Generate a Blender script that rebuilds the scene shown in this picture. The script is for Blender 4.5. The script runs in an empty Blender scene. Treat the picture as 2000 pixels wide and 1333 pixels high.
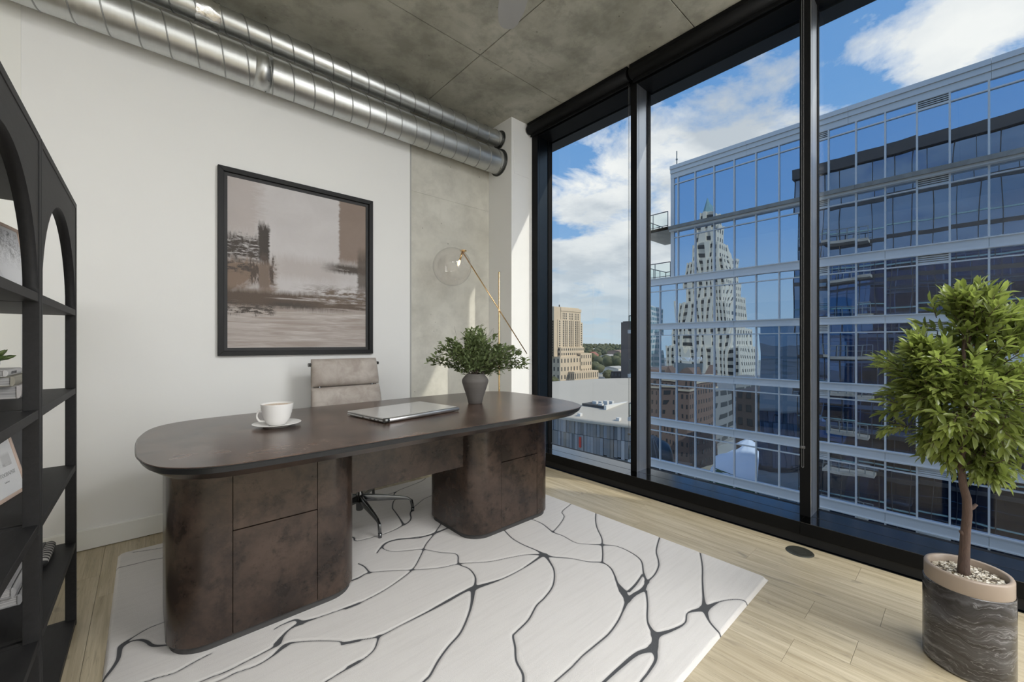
import bpy, bmesh, math, random
import numpy as np
from mathutils import Vector, Matrix, Euler

scene = bpy.context.scene
COL = scene.collection
random.seed(7)
PI = math.pi
R = math.radians

# ------------------------------------------------------------------ camera
EYE = 1.2
YAW = 0.8392
cam_d = bpy.data.cameras.new('camera')
cam_d.sensor_width = 36.0
cam_d.lens = 36.0 * 798.41 / 2000.0
cam_d.shift_y = 5.0 / 2000.0
cam_d.clip_start = 0.02
cam_d.clip_end = 12000
cam = bpy.data.objects.new('camera', cam_d)
cam.location = (0, 0, EYE)
cam.rotation_euler = (PI / 2, 0, YAW - PI / 2)
COL.objects.link(cam)
scene.camera = cam

scene.view_settings.view_transform = 'Standard'
scene.view_settings.look = 'None'
scene.view_settings.gamma = 1.0
scene.view_settings.exposure = 0.0
scene.view_settings.use_curve_mapping = False
scene.cycles.use_denoising = True
scene.cycles.max_bounces = 10
scene.cycles.diffuse_bounces = 5
scene.cycles.glossy_bounces = 5
scene.cycles.transparent_max_bounces = 12
scene.cycles.sample_clamp_indirect = 6.0

# ------------------------------------------------------------------ sky with clouds
def build_world():
    w = bpy.data.worlds.new('sky')
    scene.world = w
    w.use_nodes = True
    nt = w.node_tree
    nt.nodes.clear()
    N, Lk = nt.nodes.new, nt.links.new
    def math_(op, a, b=None, clamp=False):
        m = N('ShaderNodeMath'); m.operation = op; m.use_clamp = clamp
        for i, v in enumerate((a, b)):
            if v is None: continue
            if isinstance(v, (int, float)): m.inputs[i].default_value = v
            else: Lk(v, m.inputs[i])
        return m.outputs[0]
    def ramp(fac, stops):
        r = N('ShaderNodeValToRGB')
        e = r.color_ramp.elements
        while len(e) < len(stops): e.new(0.5)
        for el, (p, c) in zip(e, stops):
            el.position = p
            el.color = (c, c, c, 1) if isinstance(c, (int, float)) else (*c, 1)
        Lk(fac, r.inputs[0])
        return r.outputs[0]
    def mix(f, a, b):
        m = N('ShaderNodeMix'); m.data_type = 'RGBA'
        for sock, v in ((m.inputs[0], f), (m.inputs[6], a), (m.inputs[7], b)):
            if isinstance(v, (int, float)): sock.default_value = v
            elif isinstance(v, tuple): sock.default_value = (*v, 1)
            else: Lk(v, sock)
        return m.outputs[2]
    tc = N('ShaderNodeTexCoord')
    sep = N('ShaderNodeSeparateXYZ'); Lk(tc.outputs['Generated'], sep.inputs[0])
    x, y, z = sep.outputs
    zc = math_('MAXIMUM', z, 0.0)
    base = ramp(zc, [(0.0, (0.52, 0.63, 0.71)), (0.10, (0.40, 0.55, 0.70)), (0.24, (0.22, 0.41, 0.70)),
                     (0.45, (0.145, 0.33, 0.66)), (0.75, (0.11, 0.27, 0.60)), (1.0, (0.09, 0.23, 0.54))])
    # project the view direction on a cloud deck
    den = math_('ADD', zc, SKY_FLAT)
    px = math_('DIVIDE', x, den); py = math_('DIVIDE', y, den)
    cmb = N('ShaderNodeCombineXYZ'); Lk(px, cmb.inputs[0]); Lk(py, cmb.inputs[1])
    def noise(scale, detail, rough, off, dist=0.0):
        mp = N('ShaderNodeMapping'); mp.inputs['Location'].default_value = off
        Lk(cmb.outputs[0], mp.inputs[0])
        t = N('ShaderNodeTexNoise'); t.inputs['Scale'].default_value = scale
        t.inputs['Detail'].default_value = detail; t.inputs['Roughness'].default_value = rough
        t.inputs['Distortion'].default_value = dist
        Lk(mp.outputs[0], t.inputs['Vector'])
        return t.outputs[0]
    big = noise(SKY_BIG, 3, 0.5, SKY_OFF1)
    fine = noise(SKY_FINE, 9, 0.60, SKY_OFF2, 0.25)
    # the cloud deck lies to the sunny +X side and thins out to the clear -X side
    side = math_('MULTIPLY', math_('ADD', px, 0.9), 0.20)
    side = math_('MINIMUM', math_('MAXIMUM', side, -0.17), 0.045)
    side = math_('ADD', side, math_('MINIMUM', math_('MAXIMUM', math_('MULTIPLY', px, 0.03), 0.0), 0.04))
    d = math_('ADD', math_('ADD', math_('MULTIPLY', big, 0.55), math_('MULTIPLY', fine, 0.45)), side)
    low = math_('MULTIPLY', ramp(zc, [(0.0, 1.0), (0.30, 0.55), (0.42, 0.0), (1.0, 0.0)]), 0.05)
    d = math_('ADD', d, low)
    cover = ramp(d, [(SKY_T0, 0.0), (SKY_T0 + 0.025, 0.5), (SKY_T0 + 0.06, 0.94), (1.0, 1.0)])
    shade = ramp(noise(SKY_FINE * 0.8, 6, 0.55, (SKY_OFF2[0] + 0.08, SKY_OFF2[1] - 0.10, 0.3)),
                 [(0.34, (0.97, 0.96, 0.94)), (0.48, (0.84, 0.85, 0.86)), (0.62, (0.56, 0.60, 0.65))])
    hazec = mix(ramp(zc, [(0.0, 1.0), (0.10, 0.62), (0.26, 0.12), (0.4, 0.0)]), shade, (0.50, 0.56, 0.61))
    fade = ramp(zc, [(0.0, 0.45), (0.08, 0.70), (0.20, 1.0), (1.0, 1.0)])
    colr = mix(math_('MULTIPLY', cover, fade), base, hazec)
    bg = N('ShaderNodeBackground'); Lk(colr, bg.inputs[0]); bg.inputs[1].default_value = SKY_POWER
    out = N('ShaderNodeOutputWorld'); Lk(bg.outputs[0], out.inputs[0])
SKY_FLAT, SKY_BIG, SKY_FINE, SKY_T0, SKY_POWER = 0.16, 0.85, 2.6, 0.535, 1.06
SKY_OFF1, SKY_OFF2 = (4.3, 7.1, 0.0), (7.7, 9.9, 0.0)
build_world()

# ------------------------------------------------------------------ sun, and fill lights added behind the camera to brighten the room
sun_d = bpy.data.lights.new('sun', 'SUN')
sun_d.energy = 2.9
sun_d.angle = R(0.8)
sun_d.color = (1.0, 0.93, 0.82)
sun = bpy.data.objects.new('sun', sun_d)
sun.rotation_euler = Vector((-1, 2, -1.77)).to_track_quat('-Z', 'Y').to_euler()
sun.location = (20, -40, 40)
COL.objects.link(sun)

def lamp(name, loc, target, size, power, color=(1, 1, 1)):
    d = bpy.data.lights.new(name, 'AREA'); d.shape = 'DISK'; d.size = size; d.energy = power; d.color = color
    o = bpy.data.objects.new(name, d); o.location = loc
    o.rotation_euler = (Vector(target) - Vector(loc)).to_track_quat('-Z', 'Y').to_euler()
    COL.objects.link(o)
    return o
lamp('ceiling_lamp', (2.1, -1.35, 3.46), (2.1, -1.30, 0), 1.5, 104, (0.985, 0.99, 1.0))
lamp('ceiling_lamp', (-0.45, -1.35, 3.46), (-0.45, -1.30, 0), 1.5, 82, (0.985, 0.99, 1.0))
lamp('ceiling_lamp', (-2.0, -1.35, 3.46), (-2.0, -1.30, 0), 1.2, 22, (0.985, 0.99, 1.0))
# area fill added right of the view to strengthen the light from the window side
d_ = bpy.data.lights.new('window_daylight', 'AREA'); d_.shape = 'RECTANGLE'; d_.size = 1.7; d_.size_y = 2.9; d_.energy = 70; d_.color = (0.94, 0.97, 1.0)
o_ = bpy.data.objects.new('window_daylight', d_); o_.location = (2.90, -1.5, 1.75)
o_.rotation_euler = Vector((-0.5, 0.85, -0.15)).to_track_quat('-Z', 'Y').to_euler(); COL.objects.link(o_)

# ------------------------------------------------------------------ mesh helpers
class MB:
    """collects shapes in world coordinates and links them as ONE mesh object"""
    def __init__(s):
        s.v, s.f, s.sm = [], [], []
    def add(s, verts, faces, smooth=False):
        o = len(s.v)
        s.v += [tuple(p) for p in verts]
        for q in faces:
            s.f.append(tuple(i + o for i in q)); s.sm.append(smooth)
        return s
    def box(s, x0, x1, y0, y1, z0, z1, mat=None):
        v = [(x, y, z) for x in (x0, x1) for y in (y0, y1) for z in (z0, z1)]
        if mat is not None: v = [tuple(mat @ Vector(p)) for p in v]
        return s.add(v, [(0, 1, 3, 2), (4, 6, 7, 5), (0, 4, 5, 1), (2, 3, 7, 6), (0, 2, 6, 4), (1, 5, 7, 3)])
    def prism(s, pts, z0, z1, axis='z', smooth=False):
        n = len(pts)
        def P(p, h):
            if axis == 'z': return (p[0], p[1], h)
            if axis == 'x': return (h, p[0], p[1])
            return (p[0], h, p[1])
        o = len(s.v)
        s.v += [P(p, z0) for p in pts] + [P(p, z1) for p in pts]
        fl = axis == 'y'
        for i in range(n):
            j = (i + 1) % n
            q = (o + i, o + j, o + n + j, o + n + i)
            s.f.append(q[::-1] if fl else q); s.sm.append(smooth)
        b = tuple(o + i for i in range(n)); t = tuple(o + n + i for i in range(n))
        s.f.append(b if fl else b[::-1]); s.sm.append(False)
        s.f.append(t[::-1] if fl else t); s.sm.append(False)
        return s
    def lathe(s, prof, c=(0, 0, 0), seg=40, axis='z', smooth=True, cap0=False, cap1=False):
        o = len(s.v)
        for r, h in prof:
            for k in range(seg):
                a = 2 * PI * k / seg
                u, w = r * math.cos(a), r * math.sin(a)
                p = (u, w, h) if axis == 'z' else ((h, u, w) if axis == 'x' else (w, h, u))
                s.v.append((p[0] + c[0], p[1] + c[1], p[2] + c[2]))
        for i in range(len(prof) - 1):
            for k in range(seg):
                k2 = (k + 1) % seg
                s.f.append((o + i * seg + k, o + i * seg + k2, o + (i + 1) * seg + k2, o + (i + 1) * seg + k)); s.sm.append(smooth)
        if cap0: s.f.append(tuple(o + k for k in range(seg))[::-1]); s.sm.append(False)
        if cap1: s.f.append(tuple(o + (len(prof) - 1) * seg + k for k in range(seg))); s.sm.append(False)
        return s
    def tube(s, path, rad, seg=10, smooth=True, cap=True):
        P = [Vector(p) for p in path]
        n = len(P)
        rr = rad if isinstance(rad, (list, tuple)) else [rad] * n
        up = None
        o = len(s.v)
        for i in range(n):
            t = (P[min(i + 1, n - 1)] - P[max(i - 1, 0)])
            if t.length < 1e-9: t = Vector((0, 0, 1))
            t.normalize()
            if up is None:
                up = t.orthogonal().normalized()
            else:
                up = (up - t * up.dot(t))
                up = up.normalized() if up.length > 1e-6 else t.orthogonal().normalized()
            b = t.cross(up)
            for k in range(seg):
                a = 2 * PI * k / seg
                s.v.append(tuple(P[i] + (up * math.cos(a) + b * math.sin(a)) * rr[i]))
        for i in range(n - 1):
            for k in range(seg):
                k2 = (k + 1) % seg
                s.f.append((o + i * seg + k, o + i * seg + k2, o + (i + 1) * seg + k2, o + (i + 1) * seg + k)); s.sm.append(smooth)
        if cap:
            s.f.append(tuple(o + k for k in range(seg))[::-1]); s.sm.append(False)
            s.f.append(tuple(o + (n - 1) * seg + k for k in range(seg))); s.sm.append(False)
        return s
    def ball(s, c, r, seg=12, rings=8, sc=(1, 1, 1)):
        pr = [(r * math.sin(PI * i / rings), -r * math.cos(PI * i / rings)) for i in range(rings + 1)]
        pr[0] = (r * 0.02, -r); pr[-1] = (r * 0.02, r)
        o = len(s.v)
        s.lathe(pr, (0, 0, 0), seg, cap0=True, cap1=True)
        for i in range(o, len(s.v)):
            x, y, z = s.v[i]; s.v[i] = (c[0] + x * sc[0], c[1] + y * sc[1], c[2] + z * sc[2])
        return s
    def build(s, name, m, parent=None, bevel=0, local=False, seg=2, **props):
        me = bpy.data.meshes.new(name)
        off = Vector((0, 0, 0))
        if parent is not None and not local: off = world_loc(parent)
        me.from_pydata([(v[0] - off.x, v[1] - off.y, v[2] - off.z) for v in s.v], [], s.f)
        me.polygons.foreach_set('use_smooth', s.sm)
        me.update()
        o = bpy.data.objects.new(name, me)
        if m is not None: me.materials.append(m)
        COL.objects.link(o)
        if parent is not None: o.parent = parent
        if bevel:
            b = o.modifiers.new('bevel', 'BEVEL'); b.width = bevel; b.segments = seg; b.limit_method = 'ANGLE'; b.angle_limit = R(40)
            b.harden_normals = False
        for k, v in props.items(): o[k] = v
        return o

def world_loc(o):
    v = Vector(o.location)
    while o.parent is not None:
        o = o.parent; v += Vector(o.location)
    return v

def tag(o, label=None, cat=None, group=None, kind=None):
    if label: o['label'] = label
    if cat: o['category'] = cat
    if group: o['group'] = group
    if kind: o['kind'] = kind
    return o

def thing(name, loc, label, cat, group=None, rotz=0, kind=None):
    o = bpy.data.objects.new(name, None)
    o.location = loc; o.rotation_euler = (0, 0, rotz); o.empty_display_size = 0.1
    COL.objects.link(o)
    return tag(o, label, cat, group, kind)

def dup(src, loc=None, parent=None):
    c = src.copy(); COL.objects.link(c)
    if parent is not None: c.parent = parent
    if loc is not None: c.location = loc
    return c

def text_obj(name, body, size, m, parent, loc, rot, extrude=0.0005, align='CENTER'):
    cu = bpy.data.curves.new(name, 'FONT'); cu.body = body; cu.size = size; cu.extrude = extrude
    cu.align_x = align; cu.align_y = 'CENTER'
    cu.materials.append(m)
    o = bpy.data.objects.new(name, cu)
    COL.objects.link(o)
    me = bpy.data.meshes.new_from_object(o.evaluated_get(bpy.context.evaluated_depsgraph_get()))
    bpy.data.objects.remove(o)
    o = bpy.data.objects.new(name, me); COL.objects.link(o)
    o.parent = parent; o.location = loc; o.rotation_euler = rot
    return o

# ------------------------------------------------------------------ material helpers
class NT:
    def __init__(s, name):
        s.m = bpy.data.materials.new(name); s.m.use_nodes = True
        s.t = s.m.node_tree; s.t.nodes.clear()
        s.out = s.N('ShaderNodeOutputMaterial')
    def N(s, k): return s.t.nodes.new(k)
    def L(s, a, b): s.t.links.new(a, b)
    def put(s, sock, v):
        if isinstance(v, (int, float)): sock.default_value = v
        elif isinstance(v, (tuple, list)):
            sock.default_value = (*v, 1) if (len(v) == 3 and len(sock.default_value) == 4) else v
        else: s.L(v, sock)
    def math(s, op, a, b=0.0, clamp=False):
        m = s.N('ShaderNodeMath'); m.operation = op; m.use_clamp = clamp
        s.put(m.inputs[0], a); s.put(m.inputs[1], b); return m.outputs[0]
    def pos(s): return s.N('ShaderNodeNewGeometry').outputs['Position']
    def objc(s): return s.N('ShaderNodeTexCoord').outputs['Object']
    def rand(s): return s.N('ShaderNodeObjectInfo').outputs['Random']
    def island(s): return s.N('ShaderNodeNewGeometry').outputs['Random Per Island']
    def sep(s, v):
        n = s.N('ShaderNodeSeparateXYZ'); s.L(v, n.inputs[0]); return n.outputs
    def comb(s, x, y, z):
        n = s.N('ShaderNodeCombineXYZ'); s.put(n.inputs[0], x); s.put(n.inputs[1], y); s.put(n.inputs[2], z); return n.outputs[0]
    def mapv(s, v, scale=(1, 1, 1), loc=(0, 0, 0), rot=(0, 0, 0)):
        n = s.N('ShaderNodeMapping'); s.L(v, n.inputs[0])
        n.inputs['Scale'].default_value = scale; n.inputs['Location'].default_value = loc; n.inputs['Rotation'].default_value = rot
        return n.outputs[0]
    def noise(s, v, scale, detail=4, rough=0.5, dist=0.0):
        n = s.N('ShaderNodeTexNoise'); s.L(v, n.inputs['Vector'])
        n.inputs['Scale'].default_value = scale; n.inputs['Detail'].default_value = detail
        n.inputs['Roughness'].default_value = rough; n.inputs['Distortion'].default_value = dist
        return n.outputs[0]
    def ramp(s, f, stops, interp='LINEAR'):
        r = s.N('ShaderNodeValToRGB'); e = r.color_ramp.elements; r.color_ramp.interpolation = interp
        while len(e) < len(stops): e.new(0.5)
        for el, (p, c) in zip(e, stops):
            el.position = p; el.color = (c, c, c, 1) if isinstance(c, (int, float)) else (*c, 1)
        s.L(f, r.inputs[0]); return r.outputs[0]
    def mix(s, f, a, b, mode='MIX'):
        m = s.N('ShaderNodeMix'); m.data_type = 'RGBA'; m.blend_type = mode
        s.put(m.inputs[0], f); s.put(m.inputs[6], a); s.put(m.inputs[7], b); return m.outputs[2]
    def bump(s, h, strength=0.3, dist=0.01):
        b = s.N('ShaderNodeBump'); b.inputs['Strength'].default_value = strength; b.inputs['Distance'].default_value = dist
        s.L(h, b.inputs['Height']); return b.outputs[0]
    def pbr(s, col, rough=0.5, metal=0.0, normal=None, spec=None, **kw):
        p = s.N('ShaderNodeBsdfPrincipled')
        s.put(p.inputs['Base Color'], col); s.put(p.inputs['Roughness'], rough); s.put(p.inputs['Metallic'], metal)
        if spec is not None: s.put(p.inputs['Specular IOR Level'], spec)
        if normal is not None: s.L(normal, p.inputs['Normal'])
        for k, v in kw.items(): s.put(p.inputs[k.replace('_', ' ')], v)
        s.L(p.outputs[0], s.out.inputs[0])
        return s.m

def simple(name, col, rough=0.5, metal=0.0, var=0.06, scale=8.0, bump=0.0, bscale=60.0, spec=None):
    """one colour with faint procedural unevenness"""
    n = NT(name)
    p = n.pos()
    f = n.noise(p, scale, 4, 0.6)
    a = tuple(max(0, c * (1 - var)) for c in col); b = tuple(min(1, c * (1 + var)) for c in col)
    c = n.mix(f, a, b)
    nm = n.bump(n.noise(p, bscale, 3, 0.6), bump, 0.002) if bump else None
    return n.pbr(c, rough, metal, nm, spec)

MT = {}
def concrete(name, dark, light, scale=1.0, stain=0.5):
    n = NT(name); p = n.pos()
    big = n.noise(n.mapv(p, (1, 1, 1)), 1.1 * scale, 5, 0.62, 0.4)
    mid = n.noise(n.mapv(p, (1, 1, 1), (3, 1, 7)), 4.5 * scale, 6, 0.65)
    c = n.mix(n.ramp(big, [(0.33, 0.0), (0.66, 1.0)]), dark, light)
    c = n.mix(n.math('MULTIPLY', n.ramp(mid, [(0.36, 1.0), (0.56, 0.0)]), stain * 0.55), c, tuple(d * 0.55 for d in dark))
    st = n.noise(n.mapv(p, (1, 1, 1), (9, 4, 2)), 2.0 * scale, 8, 0.7, 1.2)
    c = n.mix(n.math('MULTIPLY', n.ramp(st, [(0.56, 0.0), (0.68, 1.0)]), stain * 0.5), c, tuple(d * 0.6 for d in dark))
    vo = n.N('ShaderNodeTexVoronoi'); n.L(p, vo.inputs['Vector']); vo.inputs['Scale'].default_value = 13 * scale
    pit = n.ramp(vo.outputs['Distance'], [(0.05, 1.0), (0.11, 0.0)])
    gate = n.ramp(n.noise(p, 5.0 * scale, 3, 0.6), [(0.54, 0.0), (0.58, 1.0)])
    pitm = n.math('MULTIPLY', pit, gate)
    c = n.mix(n.math('MULTIPLY', pitm, 0.8), c, tuple(d * 0.35 for d in dark))
    h = n.math('SUBTRACT', n.noise(p, 40, 5, 0.7), n.math('MULTIPLY', pitm, 1.5))
    return n.pbr(c, n.ramp(mid, [(0.3, 0.5), (0.7, 0.75)]), 0, n.bump(h, 0.25, 0.004))
MT['ceiling'] = concrete('ceiling_concrete', (0.27, 0.262, 0.212), (0.50, 0.49, 0.42), 1.0, 0.95)
MT['wallconc'] = concrete('wall_concrete', (0.50, 0.485, 0.425), (0.66, 0.645, 0.58), 1.0, 0.5)
MT['jointdark'] = simple('joint_shadow', (0.05, 0.05, 0.042), 0.9)  # one dark tone for sub-floor, ceiling backing and joints
MT['paint'] = simple('white_wall_paint', (0.80, 0.80, 0.785), 0.55, var=0.012, scale=3, bump=0.03, bscale=260)
MT['paintwarm'] = simple('white_trim_paint', (0.80, 0.80, 0.765), 0.42, var=0.012)
MT['black'] = simple('black_anodised_aluminium', (0.006, 0.0062, 0.0066), 0.5, 0.0, var=0.12, spec=0.12)
MT['satin'] = simple('satin_grey_aluminium', (0.72, 0.73, 0.74), 0.36, 1.0, var=0.05)
MT['blackside'] = MT['black']
MT['kick'] = simple('grey_floor_trim', (0.022, 0.0225, 0.024), 0.5, spec=0.2)
MT['blind'] = simple('black_blind_fabric', (0.007, 0.0072, 0.0075), 0.6, spec=0.15)
MT['chain'] = simple('bead_chain_grey', (0.10, 0.10, 0.10), 0.35)

def wood_floor():
    n = NT('greige_oak_plank')
    p = n.pos(); r = n.rand()
    x, y, z = n.sep(p)
    off = n.math('MULTIPLY', r, 37.0)
    v = n.comb(n.math('ADD', x, off), n.math('ADD', y, n.math('MULTIPLY', r, 11.0)), z)
    g = n.noise(n.mapv(v, (26, 1.5, 1)), 1.0, 6, 0.62, 0.8)
    fine = n.noise(n.mapv(v, (120, 4, 1)), 1.0, 3, 0.6)
    knot = n.noise(n.mapv(v, (9, 3.0, 1), (4, 8, 0)), 1.0, 3, 0.5, 1.6)
    c = n.mix(n.ramp(g, [(0.34, 0.0), (0.66, 1.0)]), (0.36, 0.295, 0.185), (0.55, 0.475, 0.335))
    c = n.mix(n.math('MULTIPLY', n.ramp(fine, [(0.36, 1.0), (0.5, 0.0)]), 0.30), c, (0.24, 0.195, 0.12))
    c = n.mix(n.math('MULTIPLY', n.ramp(knot, [(0.66, 0.0), (0.76, 1.0)]), 0.65), c, (0.12, 0.10, 0.07))
    crack = n.noise(n.mapv(v, (30, 0.9, 1), (1, 2, 0)), 1.0, 2, 0.5, 2.0)
    c = n.mix(n.math('MULTIPLY', n.ramp(crack, [(0.488, 0.0), (0.497, 1.0), (0.503, 1.0), (0.512, 0.0)]), 0.32), c, (0.10, 0.08, 0.055))
    c = n.mix(n.math('MULTIPLY', r, 0.22), c, (0.41, 0.345, 0.24))
    return n.pbr(c, n.ramp(g, [(0.3, 0.42), (0.7, 0.34)]), 0, n.bump(fine, 0.08, 0.002))
MT['floor'] = wood_floor()

def galv():
    n = NT('galvanised_steel'); p = n.pos()
    sp = n.noise(n.mapv(p, (4, 1, 1)), 14, 5, 0.6)
    c = n.mix(sp, (0.50, 0.51, 0.50), (0.64, 0.65, 0.64))
    st = n.noise(n.mapv(p, (1.3, 5, 5), (2, 0, 0)), 3, 4, 0.6, 0.5)
    c = n.mix(n.math('MULTIPLY', n.ramp(st, [(0.52, 0.0), (0.7, 1.0)]), 0.2), c, (0.38, 0.38, 0.37))
    return n.pbr(c, n.ramp(sp, [(0.3, 0.33), (0.7, 0.44)]), 1.0, n.bump(n.noise(n.mapv(p, (1, 2, 2)), 3, 2), 0.03, 0.01))
MT['galv'] = galv()
MT['galvdark'] = simple('dark_galvanised_flange', (0.20, 0.205, 0.20), 0.4, 1.0)
MT['seam'] = simple('duct_seam_metal', (0.36, 0.365, 0.36), 0.5, 1.0)
MT['foil'] = simple('crumpled_foil', (0.75, 0.75, 0.74), 0.22, 1.0, bump=1.0, bscale=60)

def glass_pane(name='clear_window_glass', tint=(0.97, 0.985, 0.98), refl=1.0):
    n = NT(name)
    tr = n.N('ShaderNodeBsdfTransparent'); tr.inputs[0].default_value = (*tint, 1)
    gl = n.N('ShaderNodeBsdfGlossy'); gl.inputs['Roughness'].default_value = 0.0
    lw = n.N('ShaderNodeLayerWeight'); lw.inputs[0].default_value = 0.5
    f5 = n.math('POWER', lw.outputs['Facing'], 5.0)
    fr = n.math('ADD', n.math('MULTIPLY', f5, 0.92), 0.022)   # Schlick, per face of the pane
    mx = n.N('ShaderNodeMixShader')
    n.L(n.math('MULTIPLY', fr, refl, True), mx.inputs[0]); n.L(tr.outputs[0], mx.inputs[1]); n.L(gl.outputs[0], mx.inputs[2])
    n.L(mx.outputs[0], n.out.inputs[0])
    return n.m
MT['glass'] = glass_pane()
MT['globe'] = glass_pane('lamp_globe_glass', (0.985, 0.975, 0.97), 1.8)
MT['railglass'] = glass_pane('balcony_rail_glass', (0.86, 0.93, 0.92), 1.0)

# ================================================================== THE ROOM
YW = 3.428          # painted left wall
ZC = 3.49           # concrete ceiling
XB, YR = -3.2, -2.4  # unseen back and right walls
XG = 3.21           # glass plane
XF = 3.04           # front of the mullions

def struct(name, label, cat, mb=None, m=None, loc=(0, 0, 0), bevel=0):
    if mb is None:
        o = thing(name, loc, label, cat)
    else:
        o = mb.build(name, m, None, bevel); tag(o, label, cat)
    o['kind'] = 'structure'
    return o

# floor: sub-floor plus every plank of it
floor = struct('floor', 'greige oak plank floor running towards the corner of the room', 'floor',
               MB().box(XB, 2.95, YR, 3.45, -0.10, -0.014), MT['jointdark'])
rng = random.Random(3)
PW = 0.178
x = XB
plank_mesh = None
while x < 2.90:
    x1 = min(x + PW, 2.905)
    y = YR - rng.random() * 1.1
    while y < 3.42:
        y1 = y + 1.22
        a, b = max(y, YR), min(y1, YW)
        if b - a > 0.03:
            MB().box(x + 0.0006, x1 - 0.0006, a + 0.0006, b - 0.0006, -0.014, 0.0).build('plank', MT['floor'], floor)
        y = y1
    x = x1

# ceiling: slab plus the cast panels with open joints between them
ceil = struct('ceiling', 'raw board-cast concrete ceiling with dark formwork joints', 'ceiling',
              MB().box(XB, 3.24, YR, 3.45, ZC + 0.012, ZC + 0.25), MT['jointdark'])
XS = [XB, -0.46, 1.981, 3.24]; YS = [YR, -1.2, 0.06, 1.32, 2.583, 3.45]
for i in range(3):
    for j in range(5):
        g = 0.0032
        MB().box(XS[i] + g, XS[i + 1] - g, YS[j] + g, YS[j + 1] - g, ZC + rng.uniform(-0.001, 0.001), ZC + 0.02).build('panel', MT['ceiling'], ceil, bevel=0.002, seg=1)

wl = struct('wall_left', 'smooth white painted wall behind the desk', 'wall',
            MB().box(-0.5, 1.815, YW, YW + 0.15, 0, ZC + 0.01), MT['paint'])
MB().box(-0.5, 1.80, YW - 0.028, YW + 0.02, ZC - 0.035, ZC - 0.001).build('ceiling_bead', MT['paintwarm'], wl)
struct('wall_back', 'white side wall continuing behind the bookshelf', 'wall',
       MB().box(XB, -0.5, YW + 0.03, YW + 0.15, 0, ZC + 0.01), MT['paint'])
struct('trim_1', 'narrow white casing strip on the wall behind the bookshelf', 'trim',
       MB().box(-0.585, -0.5, YW - 0.004, YW + 0.05, 0, ZC), MT['paintwarm'])
struct('trim_2', 'thin grey edge strip between white wall and bare concrete', 'trim',
       MB().box(1.815, 1.828, YW - 0.004, YW + 0.1, 0, ZC), simple('grey_edge_bead', (0.42, 0.42, 0.40), 0.6))
wc = struct('wall_concrete', 'bare concrete wall strip between white wall and white pilaster', 'wall',
       MB().box(1.828, 2.80, YW + 0.012, YW + 0.2, 0, 2.6178), MT['wallconc'])
MB().box(1.828, 2.80, YW + 0.012, YW + 0.2, 2.6192, ZC + 0.01).build('panel', MT['wallconc'], wc)
MB().box(1.828, 2.80, YW + 0.016, YW + 0.2, 2.614, 2.622).build('joint', MT['jointdark'], wc)
struct('baseboard_left', 'plain white baseboard along the white wall', 'baseboard',
       MB().prism([(YW - 0.016, 0.004), (YW - 0.016, 0.114), (YW - 0.010, 0.121), (YW, 0.121), (YW, 0.004)], -3.0, 1.815, 'x'), MT['paintwarm'])
pil = struct('wall_corner', 'white painted pilaster in the corner beside the window', 'pilaster',
             MB().box(2.752, XG + 0.05, 3.073, YW + 0.2, 0, ZC + 0.01), MT['paint'])
MB().box(2.79, 3.00, 3.070, 3.08, 2.93, 3.27).build('access_panel', MT['paint'], pil, bevel=0.001, label='flush white access panel high on the pilaster')
struct('wall_right', 'unseen white wall on the right of the room', 'wall',
       MB().box(XB, 3.3, YR - 0.15, YR, 0, ZC), MT['paint'])
struct('wall_rear', 'unseen white wall behind the viewpoint', 'wall',
       MB().box(XB - 0.15, XB, YR, YW + 0.1, 0, ZC), MT['paint'])
struct('wall_window', 'white wall past the end of the glazing, beyond the potted tree', 'wall',
       MB().box(2.92, 3.42, YR, -0.56, 0, ZC), MT['paint'])

# window wall: three glazed bays, mullions at the bay ends
MUL = [3.020, 1.8645, 0.6715, -0.51]
MW = 0.056
names = ['far left window pane beside the pilaster', 'middle window pane between the two black mullions', 'right window pane behind the potted tree']
for k in range(3):
    ya, yb = MUL[k + 1] + MW / 2, MUL[k] - MW / 2
    w = struct('window_%d' % (k + 1), 'tall black framed ' + names[k], 'window', loc=(XG, (ya + yb) / 2, 0.13))
    p = MB().box(XG - 0.003, XG + 0.003, ya, yb, 0.13, 3.40).build('pane', MT['glass'], w)
    # slim glazing beads round the pane
    MB().box(XG - 0.012, XG - 0.003, ya, ya + 0.008, 0.13, 3.365).build('bead', MT['black'], w)
    MB().box(XG - 0.012, XG - 0.003, yb - 0.008, yb, 0.13, 3.365).build('bead', MT['black'], w)
    MB().box(XF + 0.01, XG + 0.04, ya, yb, 3.365, ZC).build('header', MT['black'], w, bevel=0.002)
MT['satindark'] = simple('dark_glossy_sill_metal', (0.14, 0.145, 0.155), 0.12, 1.0, var=0.05)
sill = struct('trim_3', 'deep black metal window sill above the floor', 'sill', loc=(2.92, 1.2, 0))
for k in range(3):
    a, b = (MUL[k + 1], MUL[k]) if k else (MUL[1], 3.07)
    MB().box(2.921, XG + 0.04, a + 0.0008, b - 0.0008, 0.055, 0.130).build('sill_plate', MT['black'], sill, bevel=0.002)
    MB().box(2.923, XG - 0.003, a + 0.001, b - 0.001, 0.1295, 0.1315).build('cover_plate', MT['satindark'], sill)
    MB().box(3.055, 3.058, a + 0.002, b - 0.002, 0.131, 0.1322).build('groove', MT['kick'], sill)
MB().box(2.935, 3.0, MUL[3], 3.07, 0, 0.056).build('kick', MT['kick'], sill, label='dark grey kick strip under the sill')
MT['satindark2'] = simple('dark_satin_jamb', (0.07, 0.08, 0.085), 0.3, 1.0, var=0.05)
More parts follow.
